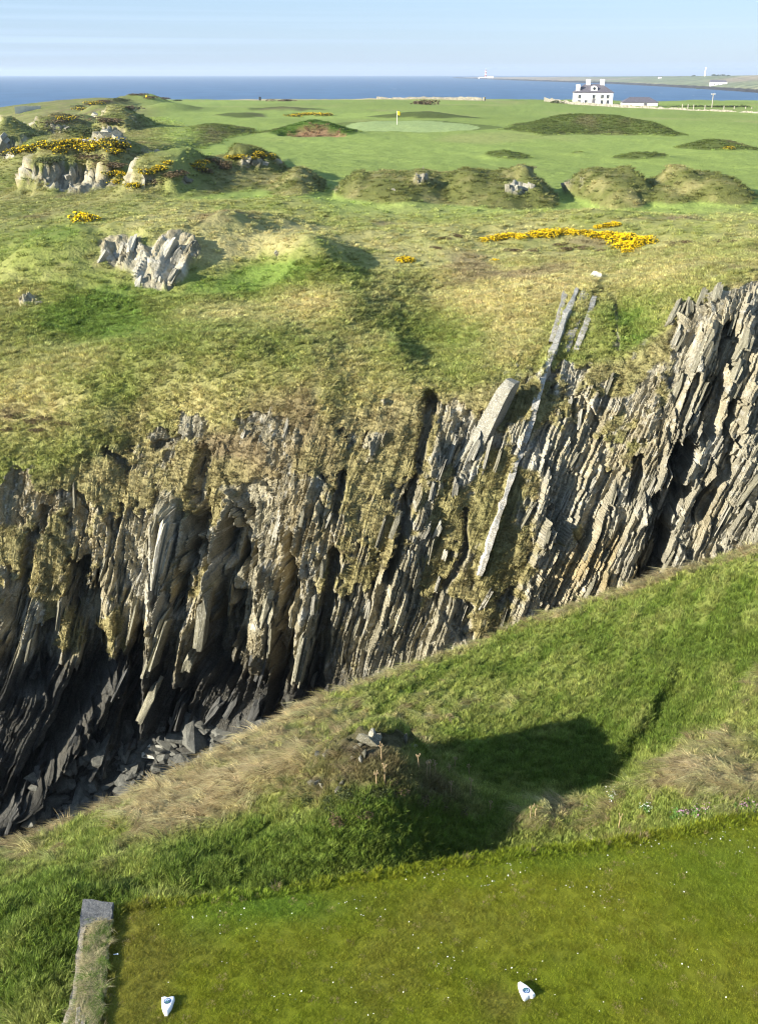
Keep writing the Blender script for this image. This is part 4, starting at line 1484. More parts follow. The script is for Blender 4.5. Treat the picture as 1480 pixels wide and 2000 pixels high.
# the large plates that can be picked out
for px, py, ln, wd, th, tone, pr in (
        (322, 1080, 4.6, 1.6, 0.45, 'pale', 0.30), (352, 1090, 3.6, 1.5, 0.30, 'mid', 0.10), (310, 1260, 4.0, 1.2, 0.40, 'mid', 0.20), (295, 1360, 3.2, 1.1, 0.35, 'mid', 0.20),
        (400, 1200, 3.8, 1.5, 0.45, 'mid', 0.25), (372, 1290, 1.6, 1.3, 0.6, 'mid', 0.2), (345, 1190, 2.6, 1.2, 0.3, 'mid', 0.3), (528, 1180, 3.4, 1.4, 0.5, 'mid', 0.2), (515, 1290, 3.0, 1.2, 0.5, 'dark', 0.2),
        (355, 1390, 2.6, 1.6, 0.6, 'dark', 0.45), (420, 1385, 2.4, 1.4, 0.5, 'dark', 0.4), (460, 1370, 2.4, 1.2, 0.4, 'dark', 0.35), (500, 1380, 2.2, 1.2, 0.5, 'dark', 0.3), (230, 1260, 2.0, 1.0, 0.3, 'mid', 0.3),
        (205, 1110, 2.0, 1.0, 0.3, 'mid', 0.2), (120, 1200, 2.6, 1.0, 0.3, 'mid', 0.1), (215, 1390, 2.6, 1.2, 0.5, 'mid', 0.3), (150, 1450, 2.4, 1.3, 0.6, 'dark', 0.3), (80, 1520, 2.2, 1.2, 0.6, 'dark', 0.3), (30, 1600, 2.0, 1.2, 0.5, 'dark', 0.3), (250, 1460, 1.6, 1.0, 0.3, 'dark', 0.3), (190, 1500, 1.8, 1.0, 0.3, 'dark', 0.3),
        (880, 890, 2.6, 0.8, 0.30, 'pale', 0.25), (905, 880, 2.2, 0.8, 0.25, 'pale', 0.25), (930, 870, 2.4, 0.9, 0.45, 'pale', 0.3), (950, 890, 2.2, 0.7, 0.22, 'pale', 0.25), (975, 890, 2.0, 0.7, 0.2, 'mid', 0.25), (860, 920, 1.8, 0.7, 0.3, 'pale', 0.25), (845, 960, 1.2, 0.7, 0.35, 'pale', 0.3), (890, 950, 1.4, 0.7, 0.35, 'pale', 0.3),
        (800, 1080, 1.3, 0.7, 0.4, 'pale', 0.3), (835, 1035, 1.5, 0.6, 0.25, 'pale', 0.3), (857, 1030, 1.3, 0.7, 0.35, 'pale', 0.3), (870, 1080, 0.9, 0.6, 0.3, 'pale', 0.3), (855, 1140, 1.0, 0.6, 0.25, 'pale', 0.3), (780, 1040, 3.0, 0.7, 0.22, 'pale', 0.35), (760, 1100, 2.4, 0.7, 0.25, 'mid', 0.3), (745, 1040, 2.0, 0.6, 0.25, 'mid', 0.3),
        (660, 960, 1.4, 0.6, 0.2, 'pale', 0.3), (645, 1010, 1.3, 0.6, 0.2, 'pale', 0.3), (590, 1290, 3.2, 0.9, 0.4, 'mid', 0.2), (700, 1210, 2.0, 0.8, 0.3, 'mid', 0.2), (820, 1210, 1.8, 0.8, 0.3, 'mid', 0.2), (610, 1340, 2.4, 0.9, 0.4, 'pale', 0.2), (950, 1170, 1.5, 0.7, 0.3, 'pale', 0.2), (720, 1180, 1.8, 0.7, 0.25, 'pale', 0.2),
        (1320, 610, 2.0, 0.9, 0.5, 'mid', 0.3), (1345, 600, 1.8, 0.9, 0.4, 'mid', 0.3), (1370, 580, 1.8, 0.8, 0.4, 'mid', 0.3), (1400, 570, 1.6, 0.8, 0.4, 'mid', 0.3), (1380, 680, 3.0, 1.0, 0.5, 'mid', 0.25), (1410, 690, 2.6, 1.2, 0.4, 'mid', 0.25), (1360, 780, 2.6, 1.0, 0.4, 'mid', 0.25), (1340, 860, 2.6, 1.0, 0.4, 'mid', 0.25), (1440, 720, 2.2, 1.0, 0.4, 'mid', 0.25), (1460, 660, 2.0, 1.0, 0.5, 'mid', 0.25),
        (1240, 960, 2.4, 0.9, 0.3, 'mid', 0.25), (1290, 960, 2.6, 1.0, 0.5, 'pale', 0.25), (1200, 960, 2.2, 0.8, 0.3, 'mid', 0.25), (1150, 960, 2.0, 0.8, 0.4, 'pale', 0.25), (1100, 980, 1.8, 0.8, 0.4, 'pale', 0.25), (1070, 930, 1.4, 0.7, 0.3, 'pale', 0.2), (1120, 900, 1.3, 0.6, 0.25, 'mid', 0.2), (1265, 1070, 2.6, 0.9, 0.3, 'mid', 0.25), (1180, 1080, 1.8, 0.8, 0.3, 'mid', 0.2), (1420, 1000, 2.0, 0.8, 0.3, 'mid', 0.2), (1460, 960, 2.2, 0.8, 0.3, 'mid', 0.2), (1110, 790, 1.1, 0.6, 0.25, 'pale', 0.2), (1130, 820, 1.2, 0.6, 0.25, 'pale', 0.2)):
    put_slab(FC, px, py, ln * (0.9 if ln > 3 else 0.8), wd * (0.75 if ln > 3 else 0.55), th * (0.9 if ln > 3 else 0.6), tone, pr * 0.4 - 0.14, 0, cliff)
# the pale dyke running down the slope to the gully: strips above, a thin wall below
M_DYKE = rock_mat('dyke_rock', (0.33, 0.31, 0.26), (0.50, 0.48, 0.43), 0.7)


def rock_strip(name, pts, wid, hgt, mat, parent, seed, lift=0.0):
    """a continuous upstanding edge of rock following the ground through surveyed points"""
    d = np.concatenate([[0], np.cumsum([math.hypot(b[0] - a[0], b[1] - a[1]) for a, b in zip(pts[:-1], pts[1:])])])
    n = max(8, int(d[-1] / 7))
    P, Nn = [], []
    for q_ in np.linspace(0, d[-1], n):
        px, py = np.interp(q_, d, [a[0] for a in pts]), np.interp(q_, d, [a[1] for a in pts])
        p, (kk, jj) = hit(FC, float(px), float(py))
        P.append(tuple(p + Vector(FC['N'][kk, jj]) * lift))
        Nn.append(FC['N'][kk, jj])
    P, Nn = np.array(P), np.array(Nn)
    for _ in range(6):
        P[1:-1] = (P[:-2] + 2 * P[1:-1] + P[2:]) / 4
    V, Fs = [], []
    for k in range(n):
        p, nr_ = Vector(P[k]), Vector(Nn[k])
        h_ = hgt * (0.55 + 0.8 * vn(k * 0.45 + seed, 0.0) + 0.5 * rng.random()) * (0.2 if k in (0, n - 1) else 1)
        w_ = wid * (1 + 0.45 * vn(k * 0.37 + seed * 3, 0.0) + 0.08 * rng.normal())
        base = p - nr_ * 0.8
        tp_ = p + nr_ * h_
        V += [base + Vector((-w_ * 0.7, 0, 0)), tp_ + Vector((-w_ * 0.5, 0, 0.02)), tp_ + Vector((w_ * 0.35, 0.02, -0.15 * hgt)), base + Vector((w_ * 0.6, 0, 0))]
    for k in range(n - 1):
        b_ = 4 * k
        Fs += [(b_, b_ + 1, b_ + 5, b_ + 4), (b_ + 1, b_ + 2, b_ + 6, b_ + 5), (b_ + 2, b_ + 3, b_ + 7, b_ + 6)]
    me = mesh_np(name, np.array([tuple(v) for v in V]), np.array(Fs))
    return link(name, me, mat, parent)


rock_strip('dyke_edge', [(1128, 566), (1104, 630), (1080, 695), (1060, 740), (1030, 840), (1000, 930), (970, 1020), (936, 1125)], 0.27, 0.18, M_DYKE, cliff, 1, 0.10)
for q_, (a_, b_, w_) in enumerate((((1108, 556), (1078, 670), 0.26), ((1146, 566), (1104, 690), 0.34), ((1162, 580), (1124, 690), 0.24))):
    rock_strip('dyke_slab', [a_, ((a_[0] + b_[0]) / 2 + 3, (a_[1] + b_[1]) / 2), b_], w_ * 0.95, 0.10, M_DYKE, cliff, 3 + q_)

# standing slab above the beds
p, (k, j) = hit(FC, 958, 838)
pts = []
ax = Vector((0.40, 0.02, 0.90)).normalized()
sd = Vector((0.50, 0.86, -0.10)).normalized()
dp = ax.cross(sd).normalized()
for z, w0, w1, d in ((-1.9, -0.46, 0.50, 0.34), (-0.6, -0.42, 0.47, 0.32), (0.3, -0.42, 0.46, 0.30), (1.2, -0.42, 0.44, 0.28), (1.9, -0.38, 0.42, 0.26), (2.15, -0.10, 0.40, 0.22)):
    for a in (w0, w1):
        for b in (-d, d):
            pts.append(ax * (0.82 * z + 0.05 * rng.normal()) + sd * a * (1 + 0.06 * rng.normal()) + dp * b)
o = link('standing_rock', hull('standing_rock', pts), M_SLAB_PALE)
o.location = p + Vector((0.05, 0.15, 0.35))
tag(o, 'tall pale leaning rock slab standing on the turf, casting a dark shadow', 'rock')

# loose stones on the turf and knoll
def stone(name, S, px, py, size, mat, label, group=None, seed=0, squash=(1, 1, 1), sink=0.15):
    me = boulder_mesh(name, seed)
    me.materials.append(mat)
    o = link(name, me)
    p, _ = hit(S, px, py)
    o.location = p + Vector((0, 0, size * (0.3 - sink)))
    o.scale = (size * squash[0], size * squash[1], size * squash[2])
    o.rotation_euler = (0.3 * rng.normal(), 0.3 * rng.normal(), rng.random() * 6.28)
    tag(o, label, 'rock', group)
    return o


stone('pale_stone', FC, 300, 1487, 0.75, M_PALE_STONE, 'smaller bright pale stone among dark beach boulders', seed=301)
stone('pale_stone', FC, 313, 1466, 0.95, M_PALE_STONE, 'larger elongated pale stone among the dark beach boulders', seed=302, squash=(1.3, 0.7, 0.9))
stone('beach_block', FC, 381, 1447, 1.7, M_BOULDER, 'large grey angular block at the top of the boulder beach', seed=303, sink=0.05)
stone('white_rock', FC, 1163, 545, 0.7, M_PALE_STONE, 'small white rock lying at the top of the pale slab', seed=304)
BM_ = []
for k in range(9):
    me = boulder_mesh('beach_boulder', 320 + k)
    me.materials.append(M_BOULDER)
    BM_.append(me)
nb = 0
while nb < 210:
    px = 60 + 460 * rng.random()
    lo = np.interp(px, [60, 150, 300, 520], [1500, 1480, 1425, 1405])
    hi = np.interp(px, [60, 200, 300, 430, 520], [1650, 1585, 1540, 1478, 1440])
    py = lo + (hi - lo) * rng.random()
    p, (k, j) = hit(FC, px, py)
    if FC['v'][k] > 1.25:
        continue
    size = 0.25 + 0.85 * rng.random() ** 2.2
    o = link('beach_boulder', BM_[rng.integers(0, 9)])
    o.location = p + Vector((0, 0, size * 0.12))
    o.scale = (size * (0.8 + 0.7 * rng.random()), size, size * (0.8 + 0.4 * rng.random()))
    o.rotation_euler = (0.5 * rng.normal(), 0.5 * rng.normal(), rng.random() * 6.28)
    tag(o, 'dark grey boulder lying on the beach at the foot of the cliff', 'boulder', 'boulders on the gully beach')
    nb += 1
# stones in the knoll
KS = [(727, 1443), (700, 1462), (712, 1475), (690, 1480), (790, 1447), (797, 1455), (804, 1462), (730, 1452), (610, 1530), (622, 1535), (634, 1538), (662, 1545), (627, 1478), (640, 1474), (718, 1450), (705, 1488), (668, 1530)]
for k, (px, py) in enumerate(KS):
    me = boulder_mesh('knoll_stone', 360 + k)
    me.materials.append(M_SLAB if k % 3 else M_SLAB_PALE)
    o = link('knoll_stone', me)
    p, _ = hit(NR, px, py)
    size = (0.10 + 0.10 * rng.random()) * (1.35 if k in (0, 1, 4, 7, 14) else 1.0)
    o.location = p + Vector((0, 0.0, 0.01))
    o.scale = (size * 1.3, size, size)
    o.rotation_euler = tuple(rng.normal(size=3))
    tag(o, 'small lichen spotted stone bedded in the grassy knoll', 'stone', 'stones in the knoll')

# rock bits on the outcrops of the slope above
for px, py, ln, wd, th, tone in ((205, 500, 2.2, 1.0, 0.7, 'pale'), (235, 490, 2.6, 1.0, 0.9, 'pale'), (255, 480, 2.2, 1.0, 0.6, 'pale'), (325, 490, 2.4, 1.0, 0.8, 'pale'), (350, 500, 2.6, 1.2, 0.7, 'pale'), (375, 490, 2.2, 1.0, 0.6, 'mid'), (310, 545, 1.6, 0.8, 0.6, 'pale'), (340, 540, 1.6, 0.8, 0.5, 'pale'), (270, 555, 1.2, 0.7, 0.5, 'pale'), (290, 545, 1.2, 0.6, 0.4, 'mid')):
    put_slab(FU if py < 560 else FC, px, py, ln * 0.7, wd * 0.6, th * 0.6, tone, -0.25, 0, links_land, jitter=0.15)
for px, py, sz in ((130, 358, 1.6), (990, 372, 1.2), (1008, 366, 1.5), (1028, 364, 1.4), (1040, 368, 1.0), (815, 350, 0.9), (828, 350, 0.8), (366, 356, 1.6), (480, 318, 1.6), (495, 322, 1.8), (515, 320, 1.4), (220, 262, 5), (235, 268, 4), (205, 268, 4), (110, 256, 4), (130, 254, 3), (12, 296, 4), (28, 300, 3), (5, 305, 3.4), (185, 226, 4), (60, 590, 0.9), (75, 593, 0.7), (52, 583, 0.7), (540, 495, 0.5), (610, 588, 0.5), (770, 372, 0.8)):
    S = FU if py < 545 else FC
    p, (k, j) = hit(S, px, py)
    o = link('outcrop_rock', SLABS['pale' if rng.random() < 0.6 else 'mid'][rng.integers(0, 9)], None, links_land)
    o.location = p
    o.scale = (sz * 0.45, sz * 0.3, sz * 0.6)
    o.location.z -= sz * 0.1
    o.rotation_euler = (0.25 * rng.normal(), 0.35 + 0.2 * rng.normal(), rng.normal() * 0.5)

# ------------------------------------------------------------------ gorse, bushes, plants
M_GORSE = leaf_mat('gorse_spines', (0.055, 0.070, 0.022), 0.5)
M_GBLOOM = leaf_mat('gorse_flowers', (0.80, 0.55, 0.010), 0.25, 0.2)
M_BUSH = leaf_mat('bush_leaves', (0.060, 0.075, 0.026), 0.5)
M_BRUSH = leaf_mat('brown_bush_leaves', (0.115, 0.085, 0.045), 0.45)
M_LEAF = leaf_mat('broad_leaves', (0.12, 0.22, 0.05), 0.3, 0.3)
M_STALK = plain('dry_stalk', (0.34, 0.25, 0.14))
M_WOODY = plain('woody_stem', (0.09, 0.065, 0.045))
M_PINK = leaf_mat('thrift_flowers', (0.62, 0.34, 0.50), 0.25, 0.2)
M_WHITE_PETAL = leaf_mat('white_petals', (0.82, 0.82, 0.76), 0.1, 0.2)


def leaf_cloud(name, n, size, seed, shell=0.55, flat=0.6, lobes=5, up=0.0):
    """many small leaf faces filling a lumpy dome of unit radius"""
    r = np.random.default_rng(seed)
    L = [(r.normal() * 0.38, r.normal() * 0.38, 0.15 + 0.3 * r.random(), 0.42 + 0.28 * r.random()) for _ in range(lobes)]
    V, Fs = [], []
    for k in range(n):
        lx, ly, lz, lr = L[r.integers(0, lobes)]
        v = r.normal(size=3)
        v /= np.linalg.norm(v)
        v[2] = abs(v[2]) * (1 if r.random() < 0.85 else -0.5)
        q = lr * (shell + (1 - shell) * r.random() ** 0.5)
        c = np.array([lx, ly, lz * flat]) + v * q * np.array([1, 1, flat])
        c[2] = max(c[2], -0.05) + up
        a = r.normal(size=3)
        a /= np.linalg.norm(a)
        b = np.cross(a, r.normal(size=3))
        b /= np.linalg.norm(b) + 1e-9
        s = size * (0.6 + 0.8 * r.random())
        i0 = len(V)
        V += [tuple(c - a * s), tuple(c + b * s * 0.55), tuple(c + a * s), tuple(c - b * s * 0.55)]
        Fs.append((i0, i0 + 1, i0 + 2, i0 + 3))
    return mesh_np(name, np.array(V), np.array(Fs))


def stems_mesh(name, seed, n=5):
    r = np.random.default_rng(seed)
    m = MB()
    for k in range(n):
        a = r.random() * 6.28
        m.tube([(0.08 * math.cos(a), 0.08 * math.sin(a), -0.15), (0.25 * math.cos(a), 0.25 * math.sin(a), 0.2), (0.5 * math.cos(a), 0.5 * math.sin(a), 0.42)], [0.03, 0.02, 0.01], 4)
    return m.mesh(name)


GF = [leaf_cloud('foliage', 420, 0.085, 500 + k, 0.5, 0.65) for k in range(5)]
GB = [leaf_cloud('flowers', 480, 0.072, 500 + k, 0.97, 0.70) for k in range(5)]
GST = [stems_mesh('stems', 520 + k) for k in range(3)]
for me in GF:
    me.materials.append(M_GORSE)
GB2 = [leaf_cloud('flowers', 190, 0.068, 500 + k, 0.97, 0.70) for k in range(5)]
for me in GB + GB2:
    me.materials.append(M_GBLOOM)
for me in GST:
    me.materials.append(M_WOODY)


def bush(name, S, px, py, w, h, label, group=None, bloom=True, fol=None, at=None, cat='gorse bush'):
    p = at if at is not None else hit(S, px, py)[0]
    e = empty(name, p - Vector((0, 0, 0.12 * h)), rng.random() * 6.28)
    e.scale = (w * (0.85 + 0.3 * rng.random()), w, h)
    k = int(rng.integers(0, 5))
    tag(link('foliage', (fol or GF)[k % len(fol or GF)], None, e), kind='stuff')
    if bloom:
        tag(link('flowers', (GB if p.y < 75 else GB2)[k], None, e), kind='stuff')
    link('stems', GST[k % 3], None, e)
    tag(e, label, cat, group)
    return e


# brow above the pale slab: (px, py, width)
for q, (px, py, w) in enumerate([(945, 472, .45), (965, 470, .5), (985, 468, .55), (1005, 466, .5), (1015, 468, .5), (1045, 464, .6), (1062, 462, .7), (1080, 460, .65), (1100, 458, .6), (1118, 459, .5), (1140, 456, .4), (1170, 446, .4), (1185, 444, .45), (1198, 442, .45)]):
    bush('gorse_bush', FU, px, py, w, w * 1.0, 'yellow gorse bush in the brow row above the pale slab', 'gorse row on the brow')
for q, (px, py, w) in enumerate([(1160, 462, .5), (1178, 466, .6), (1195, 470, .7), (1212, 473, .7), (1230, 474, .75), (1248, 474, .7), (1262, 476, .5), (1225, 488, .6), (1215, 482, .6), (1240, 484, .6), (1222, 500, .45), (1228, 508, .35)]):
    bush('gorse_bush', FU, px, py, w * 1.1, w * 1.1, 'bright yellow gorse bush in the dense right patch of the brow', 'gorse patch on the brow')
bush('gorse_bush', FU, 793, 512, 0.6, 0.5, 'single yellow gorse bush alone on the straw slope left of the brow row')
bush('gorse_bush', FU, 965, 513, 0.35, 0.3, 'tiny yellow gorse bush below the row on the brow')
bush('gorse_bush', FU, 165, 432, 1.1, 1.0, 'single dull yellow gorse bush on the green slope above the big pale outcrop')
for px, py, w in [(30, 300, 1.3), (48, 297, 1.4), (66, 294, 1.5), (85, 293, 1.3)]:
    bush('gorse_bush', FU, px, py, w, w * 0.8, 'yellow gorse bush on the left crag, seaward of the concrete hut', 'gorse on the left crag')
for px, py, w in [(118, 291, 1.3), (136, 288, 1.4), (150, 290, 1.3), (172, 292, 1.4), (196, 290, 1.3), (215, 288, 1.4), (232, 289, 1.3), (180, 298, 1.1), (120, 300, 1.1), (222, 302, 1.1), (165, 283, 1.1)]:
    bush('gorse_bush', FU, px, py, w, w * 0.8, 'yellow gorse bush below the concrete hut on the left crag', 'gorse below the hut')
for px, py, w in [(225, 342, .9), (238, 350, 1.0), (230, 358, .8)]:
    bush('gorse_bush', FU, px, py, w, w * 0.8, 'yellow gorse bush on the right shoulder of the pale left crag', 'gorse on the crag shoulder')
for px, py, w in [(270, 365, .8), (285, 358, .8), (300, 345, .7), (315, 332, .8), (328, 328, .7), (378, 330, .8), (388, 322, .8), (395, 335, .6), (262, 372, .6)]:
    bush('gorse_bush', FU, px, py, w, w * 0.8, 'yellow flecked gorse bush on the rounded mound left of the fairway', 'gorse on the left mound')
for px, py, w in [(455, 312, .8), (470, 310, .8), (500, 309, .9), (515, 309, .8), (485, 311, .7), (530, 312, .6)]:
    bush('gorse_bush', FU, px, py, w, w * 0.6, 'low gorse bush on the rocky crest nearest the bunker', 'gorse on the rocky crest')
for px, py, w in [(575, 227, 2.0), (592, 226, 2.2), (610, 225, 2.2), (628, 226, 2.0), (642, 227, 1.8)]:
    bush('gorse_bush', FU, px, py, w, w * 0.5, 'faint yellow gorse clump far beyond the bunker', 'far gorse beyond the bunker')
bush('gorse_bush', FU, 1420, 293, 0.9, 0.6, 'small yellow gorse bush on the tan hummock at the right')
for px, py, w in [(160, 215, 2.6), (185, 208, 2.4), (120, 236, 2.2)]:
    bush('gorse_bush', FU, px, py, w, w * 0.6, 'orange tinted gorse clump on the far left headland', 'far gorse on the headland')
# brown scrub without flowers
BF = [leaf_cloud('foliage', 420, 0.085, 540 + k, 0.5, 0.6) for k in range(4)]
DF = [leaf_cloud('foliage', 480, 0.075, 550 + k, 0.5, 0.7) for k in range(4)]
for me in BF:
    me.materials.append(M_BRUSH)
for me in DF:
    me.materials.append(M_BUSH)
for px, py, w in [(400, 335, 1.0), (430, 322, 1.0), (350, 345, 1.1), (440, 330, .9), (300, 362, 1.0), (330, 350, .9), (415, 318, 1.0)]:
    bush('brown_scrub', FU, px, py, w, w * 0.7, 'low brown scrub on the rounded mound left of the fairway', 'brown scrub on the left mound', False, BF, cat='scrub')
for px, py, w in [(890, 462, .5), (870, 466, .45), (1000, 490, .5), (1040, 492, .45), (1090, 480, .5), (1110, 488, .6), (1140, 486, .55), (1175, 492, .5), (1320, 480, .5), (1345, 476, .55), (1400, 500, .5), (1430, 512, .45), (850, 486, .4)]:
    bush('brown_scrub', FU, px, py, w, w * 0.55, 'low brown heath clump on the brow around the flowering gorse', 'brown heath on the brow', False, BF, cat='scrub')
for px, py, w in [(30, 812, .4), (60, 822, .45), (95, 818, .4), (120, 826, .4), (20, 838, .4), (75, 840, .4)]:
    bush('brown_scrub', FC, px, py, w, w * 0.6, 'tuft of brown bracken on the slope at the left edge', 'bracken at the left edge', False, BF, cat='scrub')
for px, py, w in [(100, 240, 3), (140, 232, 3), (250, 215, 3.4), (205, 246, 3), (60, 270, 2.6), (240, 199, 2.6), (290, 195, 3), (320, 197, 2.6), (205, 205, 2.8), (225, 201, 3), (265, 198, 2.6), (150, 210, 2.6), (345, 199, 2.2), (178, 207, 2.4), (165, 262, 2.5), (190, 316, 2.0), (215, 325, 1.8), (90, 318, 2.0)]:
    bush('brown_scrub', FU, px, py, w, w * 0.4, 'dark scrub patch on the rugged left headland', 'scrub on the left headland', False, BF if px % 3 else DF, cat='scrub')
bush('round_bush', FU, 825, 205, 5.6, 3.2, 'dark rounded bush on the fairway behind the green', None, False, BF, cat='bush')
bush('round_bush', FU, 549, 198, 4.6, 1.9, 'low dark bush at the far edge beside a dark post', None, False, BF, cat='bush')

# ------------------------------------------------------------------ green and flag
M_POLE = plain('flag_pole_paint', (0.8, 0.8, 0.74), 0.4)
M_FLAG = plain('flag_cloth', (0.80, 0.55, 0.02), 0.7)
p, _ = hit(FU, 775, 245)
fl = empty('golf_flag', p)
MB().tube([(0, 0, -0.1), (0, 0, 2.3)], 0.035, 6).build('pole', M_POLE, fl)
m = MB()
fv, ff = [], []
for a in range(7):
    for b in range(4):
        fv.append((0.03 + a * 0.105, 0.07 * math.sin(a * 1.3), 2.28 - b * 0.20 - 0.03 * a + 0.0))
for dy in (0, 0.012):
    base = len(m.v)
    m.poly([(x, y + dy, z) for x, y, z in fv], [(r * 4 + c, r * 4 + c + 1, r * 4 + c + 5, r * 4 + c + 4) for r in range(6) for c in range(3)])
m.build('flag_cloth', M_FLAG, fl)
tag(fl, 'yellow golf flag on a white pole at the back of the putting green', 'flag')

# ------------------------------------------------------------------ houses and what stands round them
M_WHITE = plain('white_render', (0.82, 0.81, 0.77), 0.8, 0.04, 0.6)
M_SLATE = plain('slate_roof', (0.105, 0.098, 0.115), 0.6, 0.2, 2.0)
M_PANE = plain('window_glass', (0.03, 0.035, 0.045), 0.15, 0.05, 1.0, spec=0.5)
M_WALLST = plain('dry_stone', (0.22, 0.205, 0.165), 0.95, 0.4, 1.5, 0.8)
M_POST = plain('weathered_post', (0.36, 0.33, 0.28), 0.9)
M_DARKPOST = plain('dark_post_paint', (0.025, 0.03, 0.032), 0.7)
M_CONC = plain('pale_concrete', (0.46, 0.44, 0.38), 0.9, 0.2, 1.0)
M_RED = plain('red_band_paint', (0.42, 0.06, 0.05), 0.6)
M_DARKIN = plain('dark_opening', (0.012, 0.012, 0.012), 0.9)


def mpp(y):
    return (y * CP + 10 * SP) / F


def hip_roof(W, D, z0, h, inset, over=0.35):
    x0, x1, y0, y1 = -over, W + over, -over, D + over
    m = MB()
    V = [(x0, y0, z0), (x1, y0, z0), (x1, y1, z0), (x0, y1, z0), (x0 + inset, D / 2, z0 + h), (x1 - inset, D / 2, z0 + h), ]
    V2 = [(x, y, z - 0.18) for x, y, z in V[:4]]
    m.poly(V + V2, [(0, 1, 5, 4), (1, 2, 5), (2, 3, 4, 5), (3, 0, 4), (0, 6, 7, 1), (1, 7, 8, 2), (2, 8, 9, 3), (3, 9, 6, 0), (6, 9, 8, 7)])
    return m


def window(parent, x, z, w, h, y=-0.04, sill=True):
    f = MB().box(x - w / 2 - 0.10, x + w / 2 + 0.10, y, y + 0.08, z - 0.1, z + h + 0.1).build('window', M_WHITE, parent)
    MB().box(x - w / 2, x - 0.03, y - 0.03, y + 0.02, z, z + h).build('pane', M_PANE, f)
    MB().box(x + 0.03, x + w / 2, y - 0.03, y + 0.02, z, z + h).build('pane', M_PANE, f)
    if sill:
        MB().box(x - w / 2 - 0.15, x + w / 2 + 0.15, y - 0.15, y + 0.05, z - 0.2, z - 0.08).build('sill', M_CONC, f)


HY = 415.0
hx0, _, hz = at_y(1121, 204, HY)
k_ = mpp(HY)
W_, D_ = 73 * k_, 9.0
hz = float(hz)
WH = 20 * k_ / CP
house = empty('white_house', (float(hx0), HY, hz), R(-5))
MB().box(0, W_, 0, D_, -0.5, WH).build('wall', M_WHITE, house)
RZ = 13.5 * k_ / CP
rf = hip_roof(W_, D_, WH + 0.02, RZ, 4.2).build('roof', M_SLATE, house)
for cx_, z1, yy in ((0.36 * W_, WH + RZ + 1.7, D_ / 2), (0.73 * W_, WH + RZ + 1.7, D_ / 2)):
    c = MB().box(cx_ - 0.75, cx_ + 0.75, yy - 0.55, yy + 0.55, WH + RZ - 1.0, z1).build('chimney', M_WHITE, rf)
c = MB().box(0.35, 1.75, 0.6, 1.9, WH - 0.3, WH + RZ * 0.95).build('chimney', M_WHITE, rf)
dm = MB()
dc = 0.5 * W_
arch = [(dc - 1.15, WH + 0.2)] + [(dc + 1.15 * math.cos(a), WH + 1.35 + 0.95 * math.sin(a)) for a in np.linspace(math.pi, 0, 9)] + [(dc + 1.15, WH + 0.2)]
n = len(arch)
dm.poly([(x, 0.7, z) for x, z in arch] + [(x, 3.2, z) for x, z in arch], [tuple(range(n))[::-1], tuple(range(n, 2 * n))] + [(i, (i + 1) % n, n + (i + 1) % n, n + i) for i in range(n)])
dmo = dm.build('dormer', M_WHITE, house)
rw = [(dc + 0.55 * math.cos(a), WH + 1.35 + 0.55 * math.sin(a)) for a in np.linspace(0, 2 * math.pi, 13)[:-1]]
MB().poly([(x, 0.62, z) for x, z in rw] + [(x, 0.72, z) for x, z in rw], [tuple(range(12)), tuple(range(12, 24))[::-1]] + [(i, (i + 1) % 12, 12 + (i + 1) % 12, 12 + i) for i in range(12)]).build('pane', M_PANE, dmo)
for x in (0.12, 0.50, 0.72, 0.87):
    window(house, x * W_, WH - 2.1, 1.0, 1.35)
for x in (0.12, 0.30, 0.72, 0.87):
    window(house, x * W_, WH - 3.95, 1.0, 1.3)
MB().box(0.5 * W_ - 0.6, 0.5 * W_ + 0.6, -0.08, 0.05, 0, 2.1).build('door', M_SLATE, house)
tag(house, 'white two storey house with slate hipped roof, round topped dormer and three chimneys', 'house')

OY = 405.0
ox0, _, oz = at_y(1216, 211, OY)
k_ = mpp(OY)
Wb, Hb = 66 * k_, 9.5 * k_ / CP
ob = empty('white_outbuilding', (float(ox0), OY, float(oz)), R(-4))
MB().box(0, Wb, 0, 7.0, -0.6, Hb).build('wall', M_WHITE, ob)
hip_roof(Wb, 7.0, Hb + 0.02, 8.5 * k_ / CP, 3.0).build('roof', M_SLATE, ob)
MB().box(0.6 * Wb, 0.6 * Wb + 1.1, -0.06, 0.05, -0.3, 1.6).build('door', M_SLATE, ob)
tag(ob, 'long low white outbuilding with grey hipped roof beside the house', 'outbuilding')


def stone_wall(pts, h, th, label, mat=M_WALLST, seed=0):
    """pts: (px, py base, distance)"""
    P = [at_y(px, py, y) for px, py, y in pts]
    P = np.array([[float(c) for c in q] for q in P])
    d = np.concatenate([[0], np.cumsum(np.hypot(*np.diff(P[:, :2], axis=0).T))])
    n = int(d[-1] / 0.8)
    q = np.linspace(0, d[-1], n)
    X, Y, Z = (np.interp(q, d, P[:, c]) for c in range(3))
    top = h * (1 + 0.22 * vn(q * 0.35 + seed, q * 0) + 0.22 * (hsh(q * 1.1 + seed) - 0.5))
    V, Fs = [], []
    for i in range(n):
        V += [(X[i], Y[i] - th / 2, Z[i] - 1.2), (X[i], Y[i] - th * 0.35, Z[i] + top[i]), (X[i], Y[i] + th * 0.35, Z[i] + top[i]), (X[i], Y[i] + th / 2, Z[i] - 1.2)]
    for i in range(n - 1):
        b = i * 4
        Fs += [(b, b + 4, b + 5, b + 1), (b + 1, b + 5, b + 6, b + 2), (b + 2, b + 6, b + 7, b + 3)]
    o = link('stone_wall', mesh_np('stone_wall', np.array(V), np.array(Fs)), mat)
    tag(o, label, 'wall')
    return o


